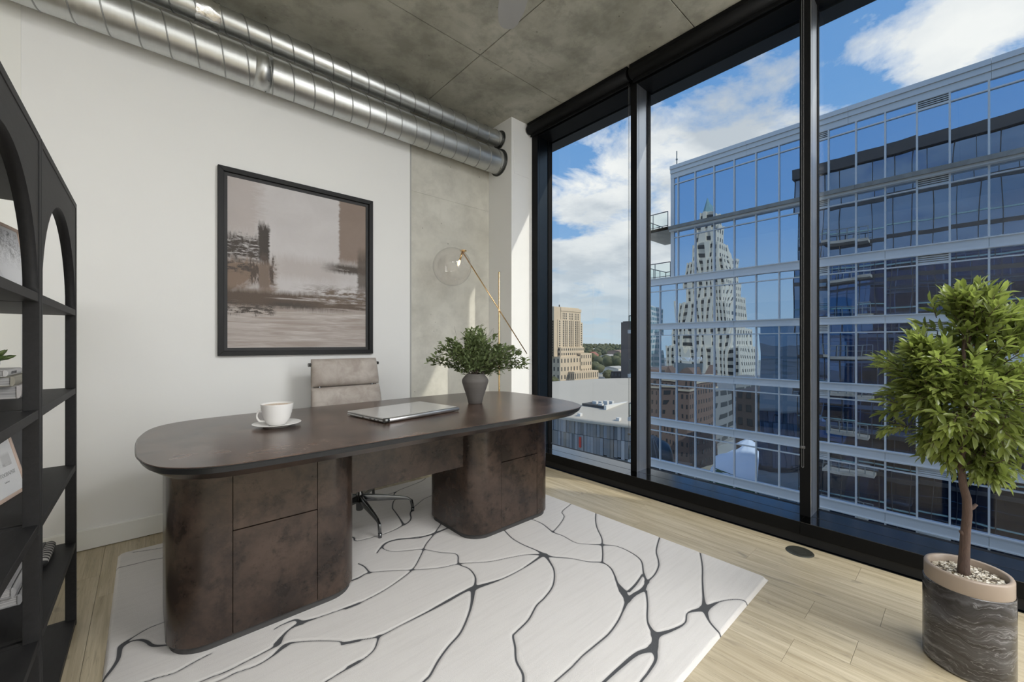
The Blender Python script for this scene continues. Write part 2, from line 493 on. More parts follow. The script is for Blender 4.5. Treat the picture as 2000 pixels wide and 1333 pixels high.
for k, nm in enumerate(('black window jamb against the white pilaster', 'slim black mullion between first and second pane',
                        'black mullion in front of the glass tower, with the bead chain', 'black mullion ending the glazing on the right')):
    m_ = struct('trim_%d' % (4 + k), nm, 'mullion', loc=(XF, MUL[k], 0.13))
    mm = MB().box(XF, XG + 0.06, MUL[k] - MW / 2, MUL[k] + MW / 2, 0.13, ZC)
    if k == 0: mm.box(XF, XG + 0.06, MUL[0] + MW / 2, 3.073, 0.13, ZC)
    mm.build('post', MT['black'], m_, bevel=0.002)
    MB().box(XF + 0.004, XG - 0.012, MUL[k] - MW / 2 - 0.0015, MUL[k] - MW / 2 + 0.001, 0.1315, 3.364).build('side_plate', MT['satin'] if k else MT['satindark2'], m_, label='satin grey side of the black post')
    MB().box(XF + 0.03, XF + 0.033, MUL[k] - MW / 2 - 0.0022, MUL[k] + MW / 2 + 0.0006, 0.13, 3.36).build('groove', MT['kick'], m_)

# roller blinds rolled up under the ceiling
for k in range(3):
    ya, yb = MUL[k + 1] + 0.012, MUL[k] - 0.012
    if k == 0: yb = 3.055
    lab = ('black roller blind rolled up over the far left pane', 'black roller blind rolled up over the middle pane',
           'black roller blind rolled up over the right pane')[k]
    t = thing('roller_blind', (2.985, (ya + yb) / 2, 3.42), lab, 'blind', 'roller blinds under the ceiling')
    MB().lathe([(0.046, ya), (0.046, yb)], (2.985, 0, 3.425), 28, 'y', cap0=True, cap1=True).build('roll', MT['blind'], t)
    MB().box(2.955, 3.035, ya, yb, 3.448, ZC - 0.002).build('bracket', MT['black'], t)
    MB().box(2.990, 3.002, ya + 0.01, yb - 0.01, 3.352, 3.40).build('hem_bar', MT['black'], t, bevel=0.003)
    if k < 2:
        zc0 = 0.44 if k == 1 else 0.32
        yc = MUL[k + 1] + (0.004 if k == 1 else 0.031)
        xc = XF - 0.012
        cb = MB()
        zz = 3.38
        while zz > zc0:
            for s_ in (0, 1):
                c = (xc, yc + s_ * 0.010, zz); r_ = 0.0021
                cb.add([(c[0] + r_, c[1], c[2]), (c[0], c[1] + r_, c[2]), (c[0] - r_, c[1], c[2]), (c[0], c[1] - r_, c[2]), (c[0], c[1], c[2] + r_ * 1.3), (c[0], c[1], c[2] - r_ * 1.3)],
                       [(0, 1, 4), (1, 2, 4), (2, 3, 4), (3, 0, 4), (1, 0, 5), (2, 1, 5), (3, 2, 5), (0, 3, 5)])
            zz -= 0.0062
        for s_ in (0, 1):
            cb.tube([(xc, yc + s_ * 0.010, 3.39), (xc, yc + s_ * 0.010, zc0)], 0.0009, 5)
        cb.tube([(xc, yc + 0.005 - 0.005 * math.cos(PI * i / 8), zc0 - 0.008 * math.sin(PI * i / 8)) for i in range(9)], 0.0018, 6)
        cb.build('bead_chain', MT['chain'], t)
        MB().box(xc - 0.004, XF, yc - 0.006, yc + 0.016, zc0 + 0.11, zc0 + 0.125).build('chain_clip', MT['chain'], t, bevel=0.001)

# round floor box in front of the sill
fb = thing('floor_outlet', (2.805, 0.645, 0), 'round dark bronze floor outlet cover set in the planks', 'outlet')
MT['bronze'] = simple('dark_bronze', (0.075, 0.075, 0.06), 0.42, 0.6)
MB().lathe([(0.0, 0.0035), (0.052, 0.0035), (0.056, 0.0045), (0.064, 0.0045), (0.069, 0.0)], (2.805, 0.645, 0), 40).build('cover_plate', MT['bronze'], fb)
MB().prism([(2.805 + 0.030 * math.cos(a) , 0.645 + 0.030 * math.sin(a)) for a in [2 * PI * i / 24 for i in range(24)]], 0.0035, 0.0055).build('lid', MT['bronze'], fb, bevel=0.001)

# ventilation ducts along the left wall into the pilaster
def duct(name, y, z, r, x0, x1, pitch, label, tape=None, coupling=None):
    t = thing(name, (x0, y, z), label, 'duct', 'spiral ducts along the left wall')
    MB().lathe([(r, x0), (r, x1)], (0, y, z), 64, 'x').build('tube', MT['galv'], t)
    n = int((x1 - x0) / pitch * 28)
    hel = []
    for i in range(n + 1):
        a = 2 * PI * i / 28
        hel.append((x0 + pitch * i / 28, y + (r + 0.0008) * math.cos(a), z + (r + 0.0008) * math.sin(a)))
    MB().tube(hel, 0.0042, 6).build('spiral_seam', MT['seam'], t)
    MB().lathe([(r + 0.001, x1 - 0.03), (r + 0.004, x1 - 0.03), (r + 0.004, x1 - 0.008), (r + 0.0185, x1 - 0.008), (r + 0.0185, x1 + 0.001)], (0, y, z), 48, 'x', smooth=False).build('flange', MT['galvdark'], t)
    if tape:
        mb = MB(); ra = random.Random(2)
        prof = [(r + 0.003 + ra.random() * 0.004, tape[0] + (tape[1] - tape[0]) * i / 8) for i in range(9)]
        mb.lathe(prof, (0, y, z), 40, 'x')
        mb.v = [(a + ra.uniform(-.003, .003), b + ra.uniform(-.003, .003), c + ra.uniform(-.003, .003)) for a, b, c in mb.v]
        mb.build('foil_tape', MT['foil'], t, label='crumpled silver foil tape band')
    if coupling:
        MB().lathe([(r, coupling - 0.05), (r + 0.0012, coupling - 0.05), (r + 0.0012, coupling + 0.05), (r, coupling + 0.05)], (0, y, z), 64, 'x').build('coupling', MT['galv'], t)
        for a in (3.3, 4.0, 4.9, 5.6): MB().ball((coupling + 0.03, y + (r + 0.002) * math.cos(a), z + (r + 0.002) * math.sin(a)), 0.005, 8, 6).build('screw', MT['galvdark'], t)
    return t
duct('large_duct', 3.268, 3.088, 0.118, -1.9, 2.752, 0.137, 'thick galvanised spiral duct under the slimmer duct by the wall', coupling=0.60)
duct('small_duct', 3.255, 3.322, 0.074, -1.9, 2.752, 0.137, 'slim galvanised spiral duct right under the concrete ceiling', tape=(0.235, 0.36))

# ceiling fan blade that reaches into the top of the view
fan = thing('ceiling_fan', (1.30, 1.26, 3.30), 'pale grey ceiling fan, one blade tip visible below the concrete', 'fan')
MT['fan'] = simple('pale_grey_fan', (0.34, 0.34, 0.34), 0.45)
MB().lathe([(0.0, 3.20), (0.07, 3.20), (0.085, 3.23), (0.085, 3.30), (0.03, 3.32), (0.018, 3.33), (0.018, 3.46), (0.06, 3.47), (0.06, ZC)], (1.30, 1.26, 0), 32).build('hub', MT['fan'], fan)
for k in range(3):
    a = R(58.5 + 120 * k)
    ux, uy = math.cos(a), math.sin(a)
    pts = []
    for d_, wd in ((0.07, 0.04), (0.22, 0.075), (0.60, 0.088), (0.74, 0.080), (0.83, 0.062), (0.866, 0.040), (0.878, 0.018)):
        pts.append((d_, wd))
    outl = [(d_, wd) for d_, wd in pts] + [(d_, -wd) for d_, wd in reversed(pts)]
    MB().prism([(1.30 + ux * d_ - uy * wd, 1.26 + uy * d_ + ux * wd) for d_, wd in outl], 3.255, 3.263).build('blade', MT['fan'], fan, bevel=0.002)

# ================================================================== RUG
RUG_LINES=[[1709,2002,9,1695,1956,9,1665,1855,9,1659,1758,9,1671,1651,11,1670,1585,34,1688,1539,12,1751,1459,8,1792,1379,8,1842,1321,9,1832,1262,10,1791,1209,10,1741,1158,14,1702,1103,44,1668,1059,30],
[1842,1321,9,1916,1370,9,2001,1435,9,2072,1489,9,2165,1592,9,2258,1673,9,2362,1746,9],
[2005,1438,12,1948,1499,7,1909,1560,7,1918,1664,8,1911,1743,10,1944,1863,9,1942,1957,8,1902,2035,8],
[1911,1743,7,2033,1791,7,2138,1846,7,2193,1912,7,2350,1959,7,2447,1989,7],
[2005,1438,12,2053,1372,8,2053,1277,9,2017,1191,9,1919,1119,10,1857,1065,14],
[1857,1065,9,1943,1072,9,2031,1097,9,2088,1128,9,2183,1192,9,2356,1263,9,2420,1286,9],
[1857,1065,14,1790,1046,26,1724,1051,24,1656,1049,24],
[1786,1028,12,1706,975,9,1594,910,9,1545,848,26],
[1656,1049,22,1572,1019,9,1498,996,9,1407,979,9,1308,977,9,1231,976,8,1162,969,8,1070,966,8,1009,967,8,811,1000,8,623,1068,8,450,1168,8,298,1298,8],
[1897,1114,9,1801,1092,14,1724,1083,16],
[1545,848,30,1623,817,16,1706,801,8,1781,822,8,1863,786,34,1961,762,8,2029,725,7,2056,691,8,2040,656,8],
[1863,786,30,1942,824,12,2072,884,9,2205,941,9,2346,1014,9,2386,1041,9],
[1863,786,30,1800,742,11,1768,704,10,1746,667,10,1731,642,10],
[1545,848,30,1476,819,34,1400,844,20,1298,850,16,1199,851,13,1115,850,10,918,814,10,731,743,10,559,640,10,409,509,10],
[1476,819,34,1430,783,14,1359,770,11,1295,765,10,1230,757,10,1030,772,10,837,824,10,656,909,10,493,1025,10],
[1670,1585,30,1643,1528,14,1589,1441,9,1491,1359,9,1390,1319,9,1319,1303,9,1225,1259,9,1135,1239,9,1110,1230,10,1078,1183,10,1033,1127,10,1011,1070,11,988,1041,11,952,1008,11,842,840,11,764,656,11,720,461,11,712,261,11],
[1661,1592,20,1605,1649,5,1506,1694,5,1394,1737,5,1267,1824,5,1163,1863,5,1048,1939,5,948,2016,5,861,2069,6,804,2059,14,763,2059,14],
[1640,1588,20,1479,1566,5,1338,1567,8,1194,1598,34,1140,1607,18,1032,1600,20,921,1594,10,795,1593,5,705,1593,7,635,1626,5,578,1647,5],
[705,1593,9,665,1540,7,625,1520,6,592,1516,6,555,1517,6],
[1179,1594,30,1119,1522,16,1058,1462,11,966,1391,10,884,1357,10,816,1322,10,759,1284,10,728,1274,11,687,1256,11,516,1151,11,367,1017,11,245,859,11,152,682,11],
[1197,1605,16,1249,1671,9,1270,1754,9,1257,1829,9,1305,1919,8,1248,2000,7,1188,2101,6,1129,2137,5,1046,2197,6,1029,2275,7,1088,2314,6,1201,2272,5,1314,2224,5,1454,2231,5],
[1473,2335,8,1340,2219,8,1236,2138,8,1149,2044,8,1047,1948,7,922,1893,5,827,1867,5,725,1856,5,670,1857,5],
[856,2192,10,868,2141,10,865,2066,10],
[-579,2054,5,-384,2010,5,-189,1967,5,6,1924,5,23,1924,5,78,1908,5,122,1919,5,156,1928,5,188,1933,5],
[-452,1797,5,-252,1797,5,-52,1797,5,148,1797,5,216,1790,5,279,1797,5,366,1809,8,390,1823,34,415,1854,16,448,1880,9,493,1890,24,555,1878,7,638,1867,5,725,1856,5],
[-410,1804,6,-210,1788,6,-11,1773,6,188,1758,6,243,1760,5,304,1749,6,356,1761,8,408,1789,26,443,1783,8,512,1732,6,572,1675,7,587,1650,9,634,1623,6],
[-138,1413,7,59,1441,7,257,1469,7,456,1497,7,475,1504,7,592,1516,7],
[493,1890,24,479,1928,14,428,1931,6,400,1923,5],
[-385,1484,12,-296,1664,12,-208,1843,12,-120,2023,12,-106,2047,13,-88,2088,14,-75,2137,16,-72,2205,20,-63,2228,18,-36,2251,7,11,2279,6,68,2285,6,102,2288,6],
[-65,2216,12,-39,2225,8,-13,2211,14,6,2180,16,25,2135,16,70,2100,10,101,2086,9],
[-126,2996,7,-112,3000,7,-37,2992,7,24,2989,7,88,2967,7,176,2944,7],
[-50,3166,6,26,3137,6,92,3116,6,149,3096,6],
[920,2560,10,938,2533,10,949,2500,14,941,2468,10,956,2447,6,1008,2436,5,1056,2432,5,1095,2426,6,1177,2435,7,1248,2460,10,1286,2471,12,1320,2494,11,1348,2531,11,1381,2602,11,1432,2662,10],
[1260,2469,20,1286,2572,10,1312,2693,9,1329,2770,9,1382,2869,9,1424,2918,10,1445,2989,10,1486,3046,8,1542,3074,5,1646,3104,4,1755,3135,4,1818,3169,7,1860,3213,8],
[1250,3022,4,1360,3038,4,1427,3042,4,1484,3048,4],
[1450,2685,5,1479,2700,5,1575,2765,5,1650,2786,5,1721,2816,5,1799,2843,5],
[977,2234,9,1025,2281,8,1075,2310,6,1137,2309,5,1185,2277,5,1243,2236,5,1329,2228,5,1457,2234,5,1510,2237,5]]
def build_rug():
    X0, X1, Y0, Y1, Z = -0.113, 2.352, 0.672, 3.20, 0.014
    st = 0.0050
    nx, ny = int((X1 - X0) / st), int((Y1 - Y0) / st)
    xs = np.linspace(X0, X1, nx); ys = np.linspace(Y0, Y1, ny)
    gx, gy = np.meshgrid(xs, ys, indexing='ij')
    acc = np.zeros_like(gx); K = 0.0060
    hw0 = 0.0045
    for ln in RUG_LINES:
        p = np.array(ln, float).reshape(-1, 3)
        # smooth the digitised line
        P = p[:, :2] / 1000.0; W = np.maximum(p[:, 2] / 2000.0 * 0.80, 0.0026)
        n = len(P)
        pts, ws = [], []
        for i in range(n - 1):
            p0, p1, p2, p3 = P[max(i - 1, 0)], P[i], P[i + 1], P[min(i + 2, n - 1)]
            m = 5
            for j in range(m):
                t = j / m
                pts.append(0.5 * ((2 * p1) + (p2 - p0) * t + (2 * p0 - 5 * p1 + 4 * p2 - p3) * t * t + (3 * p1 - p0 - 3 * p2 + p3) * t ** 3))
                ws.append(W[i] * (1 - t) + W[i + 1] * t)
        pts.append(P[-1]); ws.append(W[-1])
        best = np.full_like(gx, 1.0)
        for i in range(len(pts) - 1):
            a, b = pts[i], pts[i + 1]
            lo = np.minimum(a, b) - 0.09; hi = np.maximum(a, b) + 0.09
            i0, i1 = np.searchsorted(xs, lo[0]), np.searchsorted(xs, hi[0])
            j0, j1 = np.searchsorted(ys, lo[1]), np.searchsorted(ys, hi[1])
            if i1 <= i0 or j1 <= j0: continue
            sx, sy = gx[i0:i1, j0:j1], gy[i0:i1, j0:j1]
            d = b - a; L2 = max(d @ d, 1e-12)
            t = np.clip(((sx - a[0]) * d[0] + (sy - a[1]) * d[1]) / L2, 0, 1)
            dist = np.hypot(sx - a[0] - t * d[0], sy - a[1] - t * d[1]) - (ws[i] * (1 - t) + ws[i + 1] * t)
            best[i0:i1, j0:j1] = np.minimum(best[i0:i1, j0:j1], dist)
        acc += np.exp(-np.minimum(best, 0.12) / K)
    dist = -K * np.log(np.maximum(acc, 1e-9))
    # rounded border
    rc = 0.035
    qx = np.abs(gx - (X0 + X1) / 2) - (X1 - X0) / 2 + rc; qy = np.abs(gy - (Y0 + Y1) / 2) - (Y1 - Y0) / 2 + rc
    edge = rc - (np.hypot(np.maximum(qx, 0), np.maximum(qy, 0)) + np.minimum(np.maximum(qx, qy), 0))
    e = np.clip(edge / 0.012, 0, 1)
    g = np.clip((dist + 0.001) / 0.010, 0, 1); g = g * g * (3 - 2 * g)
    z = (0.0112 + (Z - 0.0112) * g) * (1 - (1 - e) ** 2) + 0.0015
    # pull border vertices in onto the rounded outline
    keep = edge > -0.012
    idx = -np.ones(gx.shape, int)
    quad = keep[:-1, :-1] & keep[1:, :-1] & keep[1:, 1:] & keep[:-1, 1:]
    use = np.zeros_like(keep)
    use[:-1, :-1] |= quad; use[1:, :-1] |= quad; use[1:, 1:] |= quad; use[:-1, 1:] |= quad
    idx[use] = np.arange(use.sum())
    z = np.where(edge <= 0, 0.0012, z)
    V = np.stack([gx[use], gy[use], z[use]], 1)
    F = np.stack([idx[:-1, :-1][quad], idx[1:, :-1][quad], idx[1:, 1:][quad], idx[:-1, 1:][quad]], 1)
    me = bpy.data.meshes.new('rug')
    me.vertices.add(len(V)); me.vertices.foreach_set('co', V.ravel())
    me.loops.add(F.size); me.loops.foreach_set('vertex_index', F.ravel().astype(np.int32))
    me.polygons.add(len(F)); me.polygons.foreach_set('loop_start', np.arange(0, F.size, 4, dtype=np.int32))
    me.polygons.foreach_set('use_smooth', np.ones(len(F), bool))
    at = me.attributes.new('groove', 'FLOAT', 'POINT'); at.data.foreach_set('value', dist[use].astype(np.float32))
    me.update(calc_edges=True)
    o = bpy.data.objects.new('rug', me); COL.objects.link(o)
    n = NT('cream_carved_wool')
    a = n.N('ShaderNodeAttribute'); a.attribute_name = 'groove'
    p = n.pos()
    fib = n.noise(n.mapv(p, (60, 160, 1), rot=(0, 0, 0.55)), 6.0, 3, 0.7)
    strk = n.noise(n.mapv(p, (3.2, 60, 1), rot=(0, 0, 0.55)), 1.0, 4, 0.6)
    soft = n.noise(p, 3.0, 3, 0.5)
    cr = n.mix(fib, (0.60, 0.575, 0.55), (0.80, 0.775, 0.75))
    cr = n.mix(n.math('MULTIPLY', n.ramp(strk, [(0.30, 1.0), (0.55, 0.0)]), 0.22), cr, (0.50, 0.475, 0.45))
    cr = n.mix(n.math('MULTIPLY', soft, 0.12), cr, (0.60, 0.57, 0.54))
    gr = n.mix(fib, (0.060, 0.062, 0.066), (0.115, 0.118, 0.124))
    c = n.mix(n.ramp(n.math('MULTIPLY', n.math('ADD', a.outputs['Fac'], 0.002), 100.0, False), [(0.10, 0.0), (0.30, 0.80), (0.55, 0.90), (0.95, 1.0)]), gr, cr)  # cream dimmed beside the grooves: edge shade painted into the ramp
    n.pbr(c, 0.95, 0, n.bump(n.noise(p, 420, 2, 0.7), 0.7, 0.004), 0.05)
    me.materials.append(n.m)
    tag(o, 'cream carved wool rug with winding dark grey groove lines under the desk', 'rug')
    return o
build_rug()
ZR = 0.0150     # top of the rug pile

# ================================================================== DESK
def burl(name, dark, mid, light, rough=(0.26, 0.42), coat=0.0):
    n = NT(name); p = n.pos()
    a = n.noise(n.mapv(p, (1, 1, 1)), 4.0, 8, 0.68, 0.15)
    b = n.noise(n.mapv(p, (1, 1.8, 1), (4, 2, 9)), 10.0, 8, 0.76, 0.2)
    f = n.noise(n.mapv(p, (1, 3.2, 1), (1, 7, 3)), 24.0, 7, 0.74, 0.2)
    c = n.mix(n.ramp(a, [(0.38, 0.0), (0.62, 1.0)]), mid, light)
    c = n.mix(n.math('MULTIPLY', n.ramp(b, [(0.50, 0.0), (0.66, 1.0)]), 0.8), c, dark)
    c = n.mix(n.math('MULTIPLY', n.ramp(f, [(0.60, 0.0), (0.70, 1.0)]), 0.55), c, tuple(v * 0.6 for v in dark))
    return n.pbr(c, (rough[0] + rough[1]) / 2, 0, None, 0.5, Coat_Weight=coat, Coat_Roughness=0.3)
MT['burl'] = burl('dark_burl_veneer', (0.009, 0.0065, 0.0055), (0.022, 0.0150, 0.0120), (0.060, 0.040, 0.030), (0.20, 0.30))
MT['burltop'] = burl('dark_burl_top', (0.008, 0.0055, 0.0046), (0.046, 0.029, 0.022), (0.135, 0.086, 0.064), (0.24, 0.30), 0.1)
MT['deskblack'] = simple('blackened_edge', (0.020, 0.021, 0.022), 0.32, var=0.25, scale=30)
MT['plinth'] = simple('charcoal_plinth', (0.045, 0.044, 0.044), 0.6)
ZT = 0.78
desk = thing('desk', (1.2, 2.35, ZR), 'large dark brown burl executive desk with rounded top on two pedestals', 'desk')
def catmull(pts, m=6):
    n = len(pts); out = []
    for i in range(n):
        p0, p1, p2, p3 = [Vector(pts[(i + k) % n]) for k in (-1, 0, 1, 2)]
        for j in range(m):
            t = j / m
            out.append(tuple(0.5 * ((2 * p1) + (p2 - p0) * t + (2 * p0 - 5 * p1 + 4 * p2 - p3) * t * t + (3 * p1 - p0 - 3 * p2 + p3) * t ** 3)))
    return out
OUT = [(0.20, 1.712), (0.32, 1.696), (0.50, 1.690), (0.80, 1.688), (1.10, 1.680), (1.45, 1.670), (1.75, 1.669), (1.96, 1.677), (2.108, 1.697), (2.21, 1.755), (2.275, 1.85),
       (2.32, 1.97), (2.352, 2.16), (2.375, 2.42), (2.37, 2.60), (2.342, 2.72), (2.265, 2.805), (2.13, 2.85), (1.98, 2.872), (1.70, 2.888), (1.32, 2.893), (0.82, 2.892), (0.50, 2.885),
       (0.32, 2.872), (0.183, 2.846), (0.081, 2.785), (0.017, 2.683), (-0.019, 2.52), (-0.030, 2.38), (-0.031, 2.23), (-0.027, 2.08), (-0.014, 1.985), (0.004, 1.905), (0.037, 1.829), (0.087, 1.773), (0.138, 1.736)]
OUT = catmull(OUT, 4)
def smooth_by_angle(o, deg=28):
    o.data.polygons.foreach_set('use_smooth', [True] * len(o.data.polygons))
    o.data.set_sharp_from_angle(angle=R(deg))
def inset(pts, d):
    n = len(pts); out = []
    for i in range(n):
        a, b = Vector(pts[i - 1]), Vector(pts[(i + 1) % n])
        t = (b - a).normalized(); nrm = Vector((-t.y, t.x))
        q = Vector(pts[i]) + nrm * d
        out.append((q.x, q.y))
    return out
def loft(rings, name, m, parent, cap0=True, cap1=True, smooth=False):
    mb = MB(); n = len(rings[0][0]); o = 0
    for pts, z in rings: mb.v += [(p[0], p[1], z) for p in pts]
    for i in range(len(rings) - 1):
        for k in range(n):
            k2 = (k + 1) % n
            mb.f.append((i * n + k, i * n + k2, (i + 1) * n + k2, (i + 1) * n + k)); mb.sm.append(smooth)
    if cap0: mb.f.append(tuple(range(n))[::-1]); mb.sm.append(False)
    if cap1: mb.f.append(tuple((len(rings) - 1) * n + k for k in range(n))); mb.sm.append(False)
    o_ = mb.build(name, m, parent)
    smooth_by_angle(o_)
    return o_
loft([(inset(OUT, 0.002), ZT - 0.002), (inset(OUT, 0.004), ZT)], 'top', MT['burltop'], desk, cap0=False)
loft([(inset(OUT, 0.013), ZT - 0.027), (inset(OUT, 0.003), ZT - 0.006), (inset(OUT, 0.0), ZT - 0.004), (inset(OUT, 0.002), ZT - 0.002)], 'edge_band', MT['deskblack'], desk, False, False)
loft([(inset(OUT, 0.050), ZT - 0.055), (inset(OUT, 0.013), ZT - 0.027)], 'apron', MT['burl'], desk, True, False)
def rrect(x0, x1, y0, y1, r, notch=None, seg=10):
    pts = []
    for cx, cy, a0 in ((x1 - r, y0 + r, -90), (x1 - r, y1 - r, 0), (x0 + r, y1 - r, 90), (x0 + r, y0 + r, 180)):
        for i in range(seg + 1):
            a = R(a0 + 90 * i / seg); pts.append((cx + r * math.cos(a), cy + r * math.sin(a)))
    if notch:   # notch in the front (y0) edge, between the last and the first point
        a, b, d = notch
        pts += [(a, y0), (a, y0 + d), (b, y0 + d), (b, y0)]
    return pts
def pedestal(x0, x1, dx0, dx1, zs):
    y0, y1 = 1.946, 2.50
    p = MB().prism(rrect(x0, x1, y0, y1, 0.135, (dx0, dx1, 0.020), 14), ZR + 0.030, ZT - 0.054)
    for i in range(len(p.sm)): p.sm[i] = False
    o = p.build('pedestal', MT['burl'], desk)
    smooth_by_angle(o)
    g = 0.0022
    MB().box(dx0 + g, dx1 - g, y0, y0 + 0.018, zs + g, ZT - 0.057).build('drawer', MT['burl'], o, bevel=0.0008, seg=1)
    MB().box(dx0 + g, dx1 - g, y0, y0 + 0.018, ZR + 0.031, zs - g).build('drawer', MT['burl'], o, bevel=0.0008, seg=1)
    MB().prism(rrect(x0 + 0.012, x1 - 0.012, y0 + 0.012, y1 - 0.012, 0.125, None, 12), ZR - 0.001, ZR + 0.030).build('plinth', MT['plinth'], o)
pedestal(0.058, 0.772, 0.258, 0.577, 0.456)
pedestal(1.432, 2.140, 1.659, 1.977, 0.456)
MB().box(0.74, 1.47, 2.045, 2.07, 0.452, ZT - 0.054).build('modesty_panel', MT['burl'], desk, bevel=0.001, seg=1)

# ================================================================== THINGS ON THE DESK
MT['china'] = simple('white_porcelain', (0.78, 0.765, 0.745), 0.22, var=0.01)
def coffee():
    n = NT('cappuccino_foam'); p = n.pos()
    w = n.noise(p, 26, 3, 0.5, 2.5)
    c = n.ramp(w, [(0.40, (0.82, 0.74, 0.64)), (0.50, (0.62, 0.40, 0.24)), (0.58, (0.82, 0.74, 0.64))])
    return n.pbr(c, 0.5)
cx, cy_ = 0.500, 2.345
sc_ = MB().lathe([(0.0, ZT + 0.004), (0.052, ZT + 0.004), (0.056, ZT), (0.060, ZT), (0.064, ZT + 0.005), (0.108, ZT + 0.017), (0.110, ZT + 0.0185), (0.108, ZT + 0.0195), (0.062, ZT + 0.009), (0.05, ZT + 0.007), (0.0, ZT + 0.007)], (cx, cy_, 0), 56).build('saucer', MT['china'])
tag(sc_, 'white porcelain saucer under the coffee cup', 'saucer')
cup = thing('coffee_cup', (cx, cy_, ZT + 0.008), 'white porcelain cup of frothy coffee on the saucer', 'cup')
zb = ZT + 0.0085
prof = [(0.0, zb), (0.035, zb), (0.038, zb + 0.003), (0.050, zb + 0.016), (0.060, zb + 0.036), (0.067, zb + 0.062), (0.0715, zb + 0.086), (0.0735, zb + 0.106), (0.0735, zb + 0.1075), (0.0715, zb + 0.107), (0.068, zb + 0.080), (0.060, zb + 0.045), (0.03, zb + 0.012), (0.0, zb + 0.010)]
MB().lathe(prof, (cx, cy_, 0), 48).build('bowl', MT['china'], cup)
hd = []
ha = R(168)
for i in range(15):
    a = R(-62 + 124 * i / 14)
    rr = 0.050 + 0.036 * math.cos(a) + 0.002; zz = zb + 0.050 + 0.034 * math.sin(a)
    if i == 0: rr = 0.046
    if i == 14: rr = 0.060
    hd.append((cx + rr * math.cos(ha), cy_ + rr * math.sin(ha), zz))
MB().tube(hd, [0.0045 + 0.001 * abs(i - 7) / 7 for i in range(15)], 10).build('handle', MT['china'], cup)
MB().lathe([(0.0, zb + 0.099), (0.0695, zb + 0.099)], (cx, cy_, 0), 40).build('coffee', coffee(), cup, label='tan foam swirl on the coffee')

MT['alu'] = simple('laptop_aluminium', (0.56, 0.56, 0.56), 0.28, 0.9, var=0.03)
MT['lid'] = simple('glossy_silver_lid', (0.55, 0.545, 0.535), 0.10, 0.35, var=0.02)
MT['port'] = simple('laptop_port', (0.03, 0.03, 0.03), 0.5)
lap = thing('laptop', (1.163, 2.262, ZT), 'closed silver laptop lying on the desk', 'laptop', rotz=R(8.5))
MB().box(-0.262, 0.262, -0.185, 0.19, 0.004, 0.0165).build('base', MT['alu'], lap, bevel=0.004, local=True)
MB().box(-0.262, 0.262, -0.175, 0.19, 0.0180, 0.0275).build('lid', MT['lid'], lap, bevel=0.004, local=True, seg=3)
MB().lathe([(0.0125, -0.262), (0.0125, 0.262)], (0, -0.186, 0.0150), 20, 'x', cap0=True, cap1=True).build('hinge', MT['alu'], lap, local=True, bevel=0.001)
MB().lathe([(0.0128, -0.2632), (0.0128, -0.235)], (0, -0.186, 0.0150), 20, 'x', cap0=True, cap1=True).build('hinge_cap', MT['galvdark'], lap, local=True)
for yy, wd in ((-0.13, 0.012), (-0.095, 0.012), (-0.055, 0.020), (0.02, 0.010)):
    MB().box(-0.2628, -0.2585, yy - wd / 2, yy + wd / 2, 0.008, 0.0135).build('port', MT['port'], lap, local=True)
for px_, py_ in ((-0.23, -0.15), (0.23, -0.15), (-0.23, 0.15), (0.23, 0.15)):
    MB().lathe([(0.010, 0.0), (0.010, 0.004)], (px_, py_, 0), 12, cap0=True, cap1=True).build('foot', MT['port'], lap, local=True)

def vase_m():
    n = NT('grey_stoneware'); p = n.pos()
    rings = n.noise(n.mapv(p, (1, 1, 130)), 1.0, 3, 0.6)
    sp = n.noise(p, 60, 4, 0.6)
    c = n.mix(rings, (0.085, 0.077, 0.072), (0.125, 0.114, 0.107))
    c = n.mix(n.math('MULTIPLY', sp, 0.25), c, (0.15, 0.138, 0.13))
    return n.pbr(c, 0.72, 0, n.bump(rings, 0.25, 0.003))
vx, vy = 1.728, 2.312
vz = ZT
vase = MB().lathe([(0.0, vz), (0.046, vz), (0.049, vz + 0.003), (0.058, vz + 0.045), (0.080, vz + 0.110), (0.0925, vz + 0.150), (0.093, vz + 0.163), (0.086, vz + 0.178), (0.062, vz + 0.205), (0.057, vz + 0.209), (0.051, vz + 0.206), (0.060, vz + 0.185), (0.07, vz + 0.15), (0.04, vz + 0.03), (0.0, vz + 0.02)], (vx, vy, 0), 56).build('vase', vase_m())
tag(vase, 'matte grey ridged stoneware vase holding leafy branches on the desk', 'vase')

def leaf_m(name, dark, light, trans=0.35, rough=0.45):
    n = NT(name)
    r = n.math('FRACT', n.math('ADD', n.island(), n.math('MULTIPLY', n.rand(), 7.3)))
    c = n.mix(r, dark, light)
    c = n.mix(n.math('MULTIPLY', n.noise(n.pos(), 9, 2), 0.5), c, tuple(v * 0.75 for v in dark))
    p = n.N('ShaderNodeBsdfPrincipled'); n.put(p.inputs['Base Color'], c); p.inputs['Roughness'].default_value = rough
    t = n.N('ShaderNodeBsdfTranslucent'); n.put(t.inputs[0], n.mix(0.35, c, (light[0] * 1.5, light[1] * 1.6, light[2] * 0.9)))
    mx = n.N('ShaderNodeMixShader'); mx.inputs[0].default_value = trans
    n.L(p.outputs[0], mx.inputs[1]); n.L(t.outputs[0], mx.inputs[2]); n.L(mx.outputs[0], n.out.inputs[0])
    return n.m
MT['bleaf'] = leaf_m('dusty_green_leaf', (0.115, 0.155, 0.068), (0.285, 0.36, 0.165), 0.3)
MT['btwig'] = simple('grey_brown_twig', (0.085, 0.065, 0.052), 0.8)

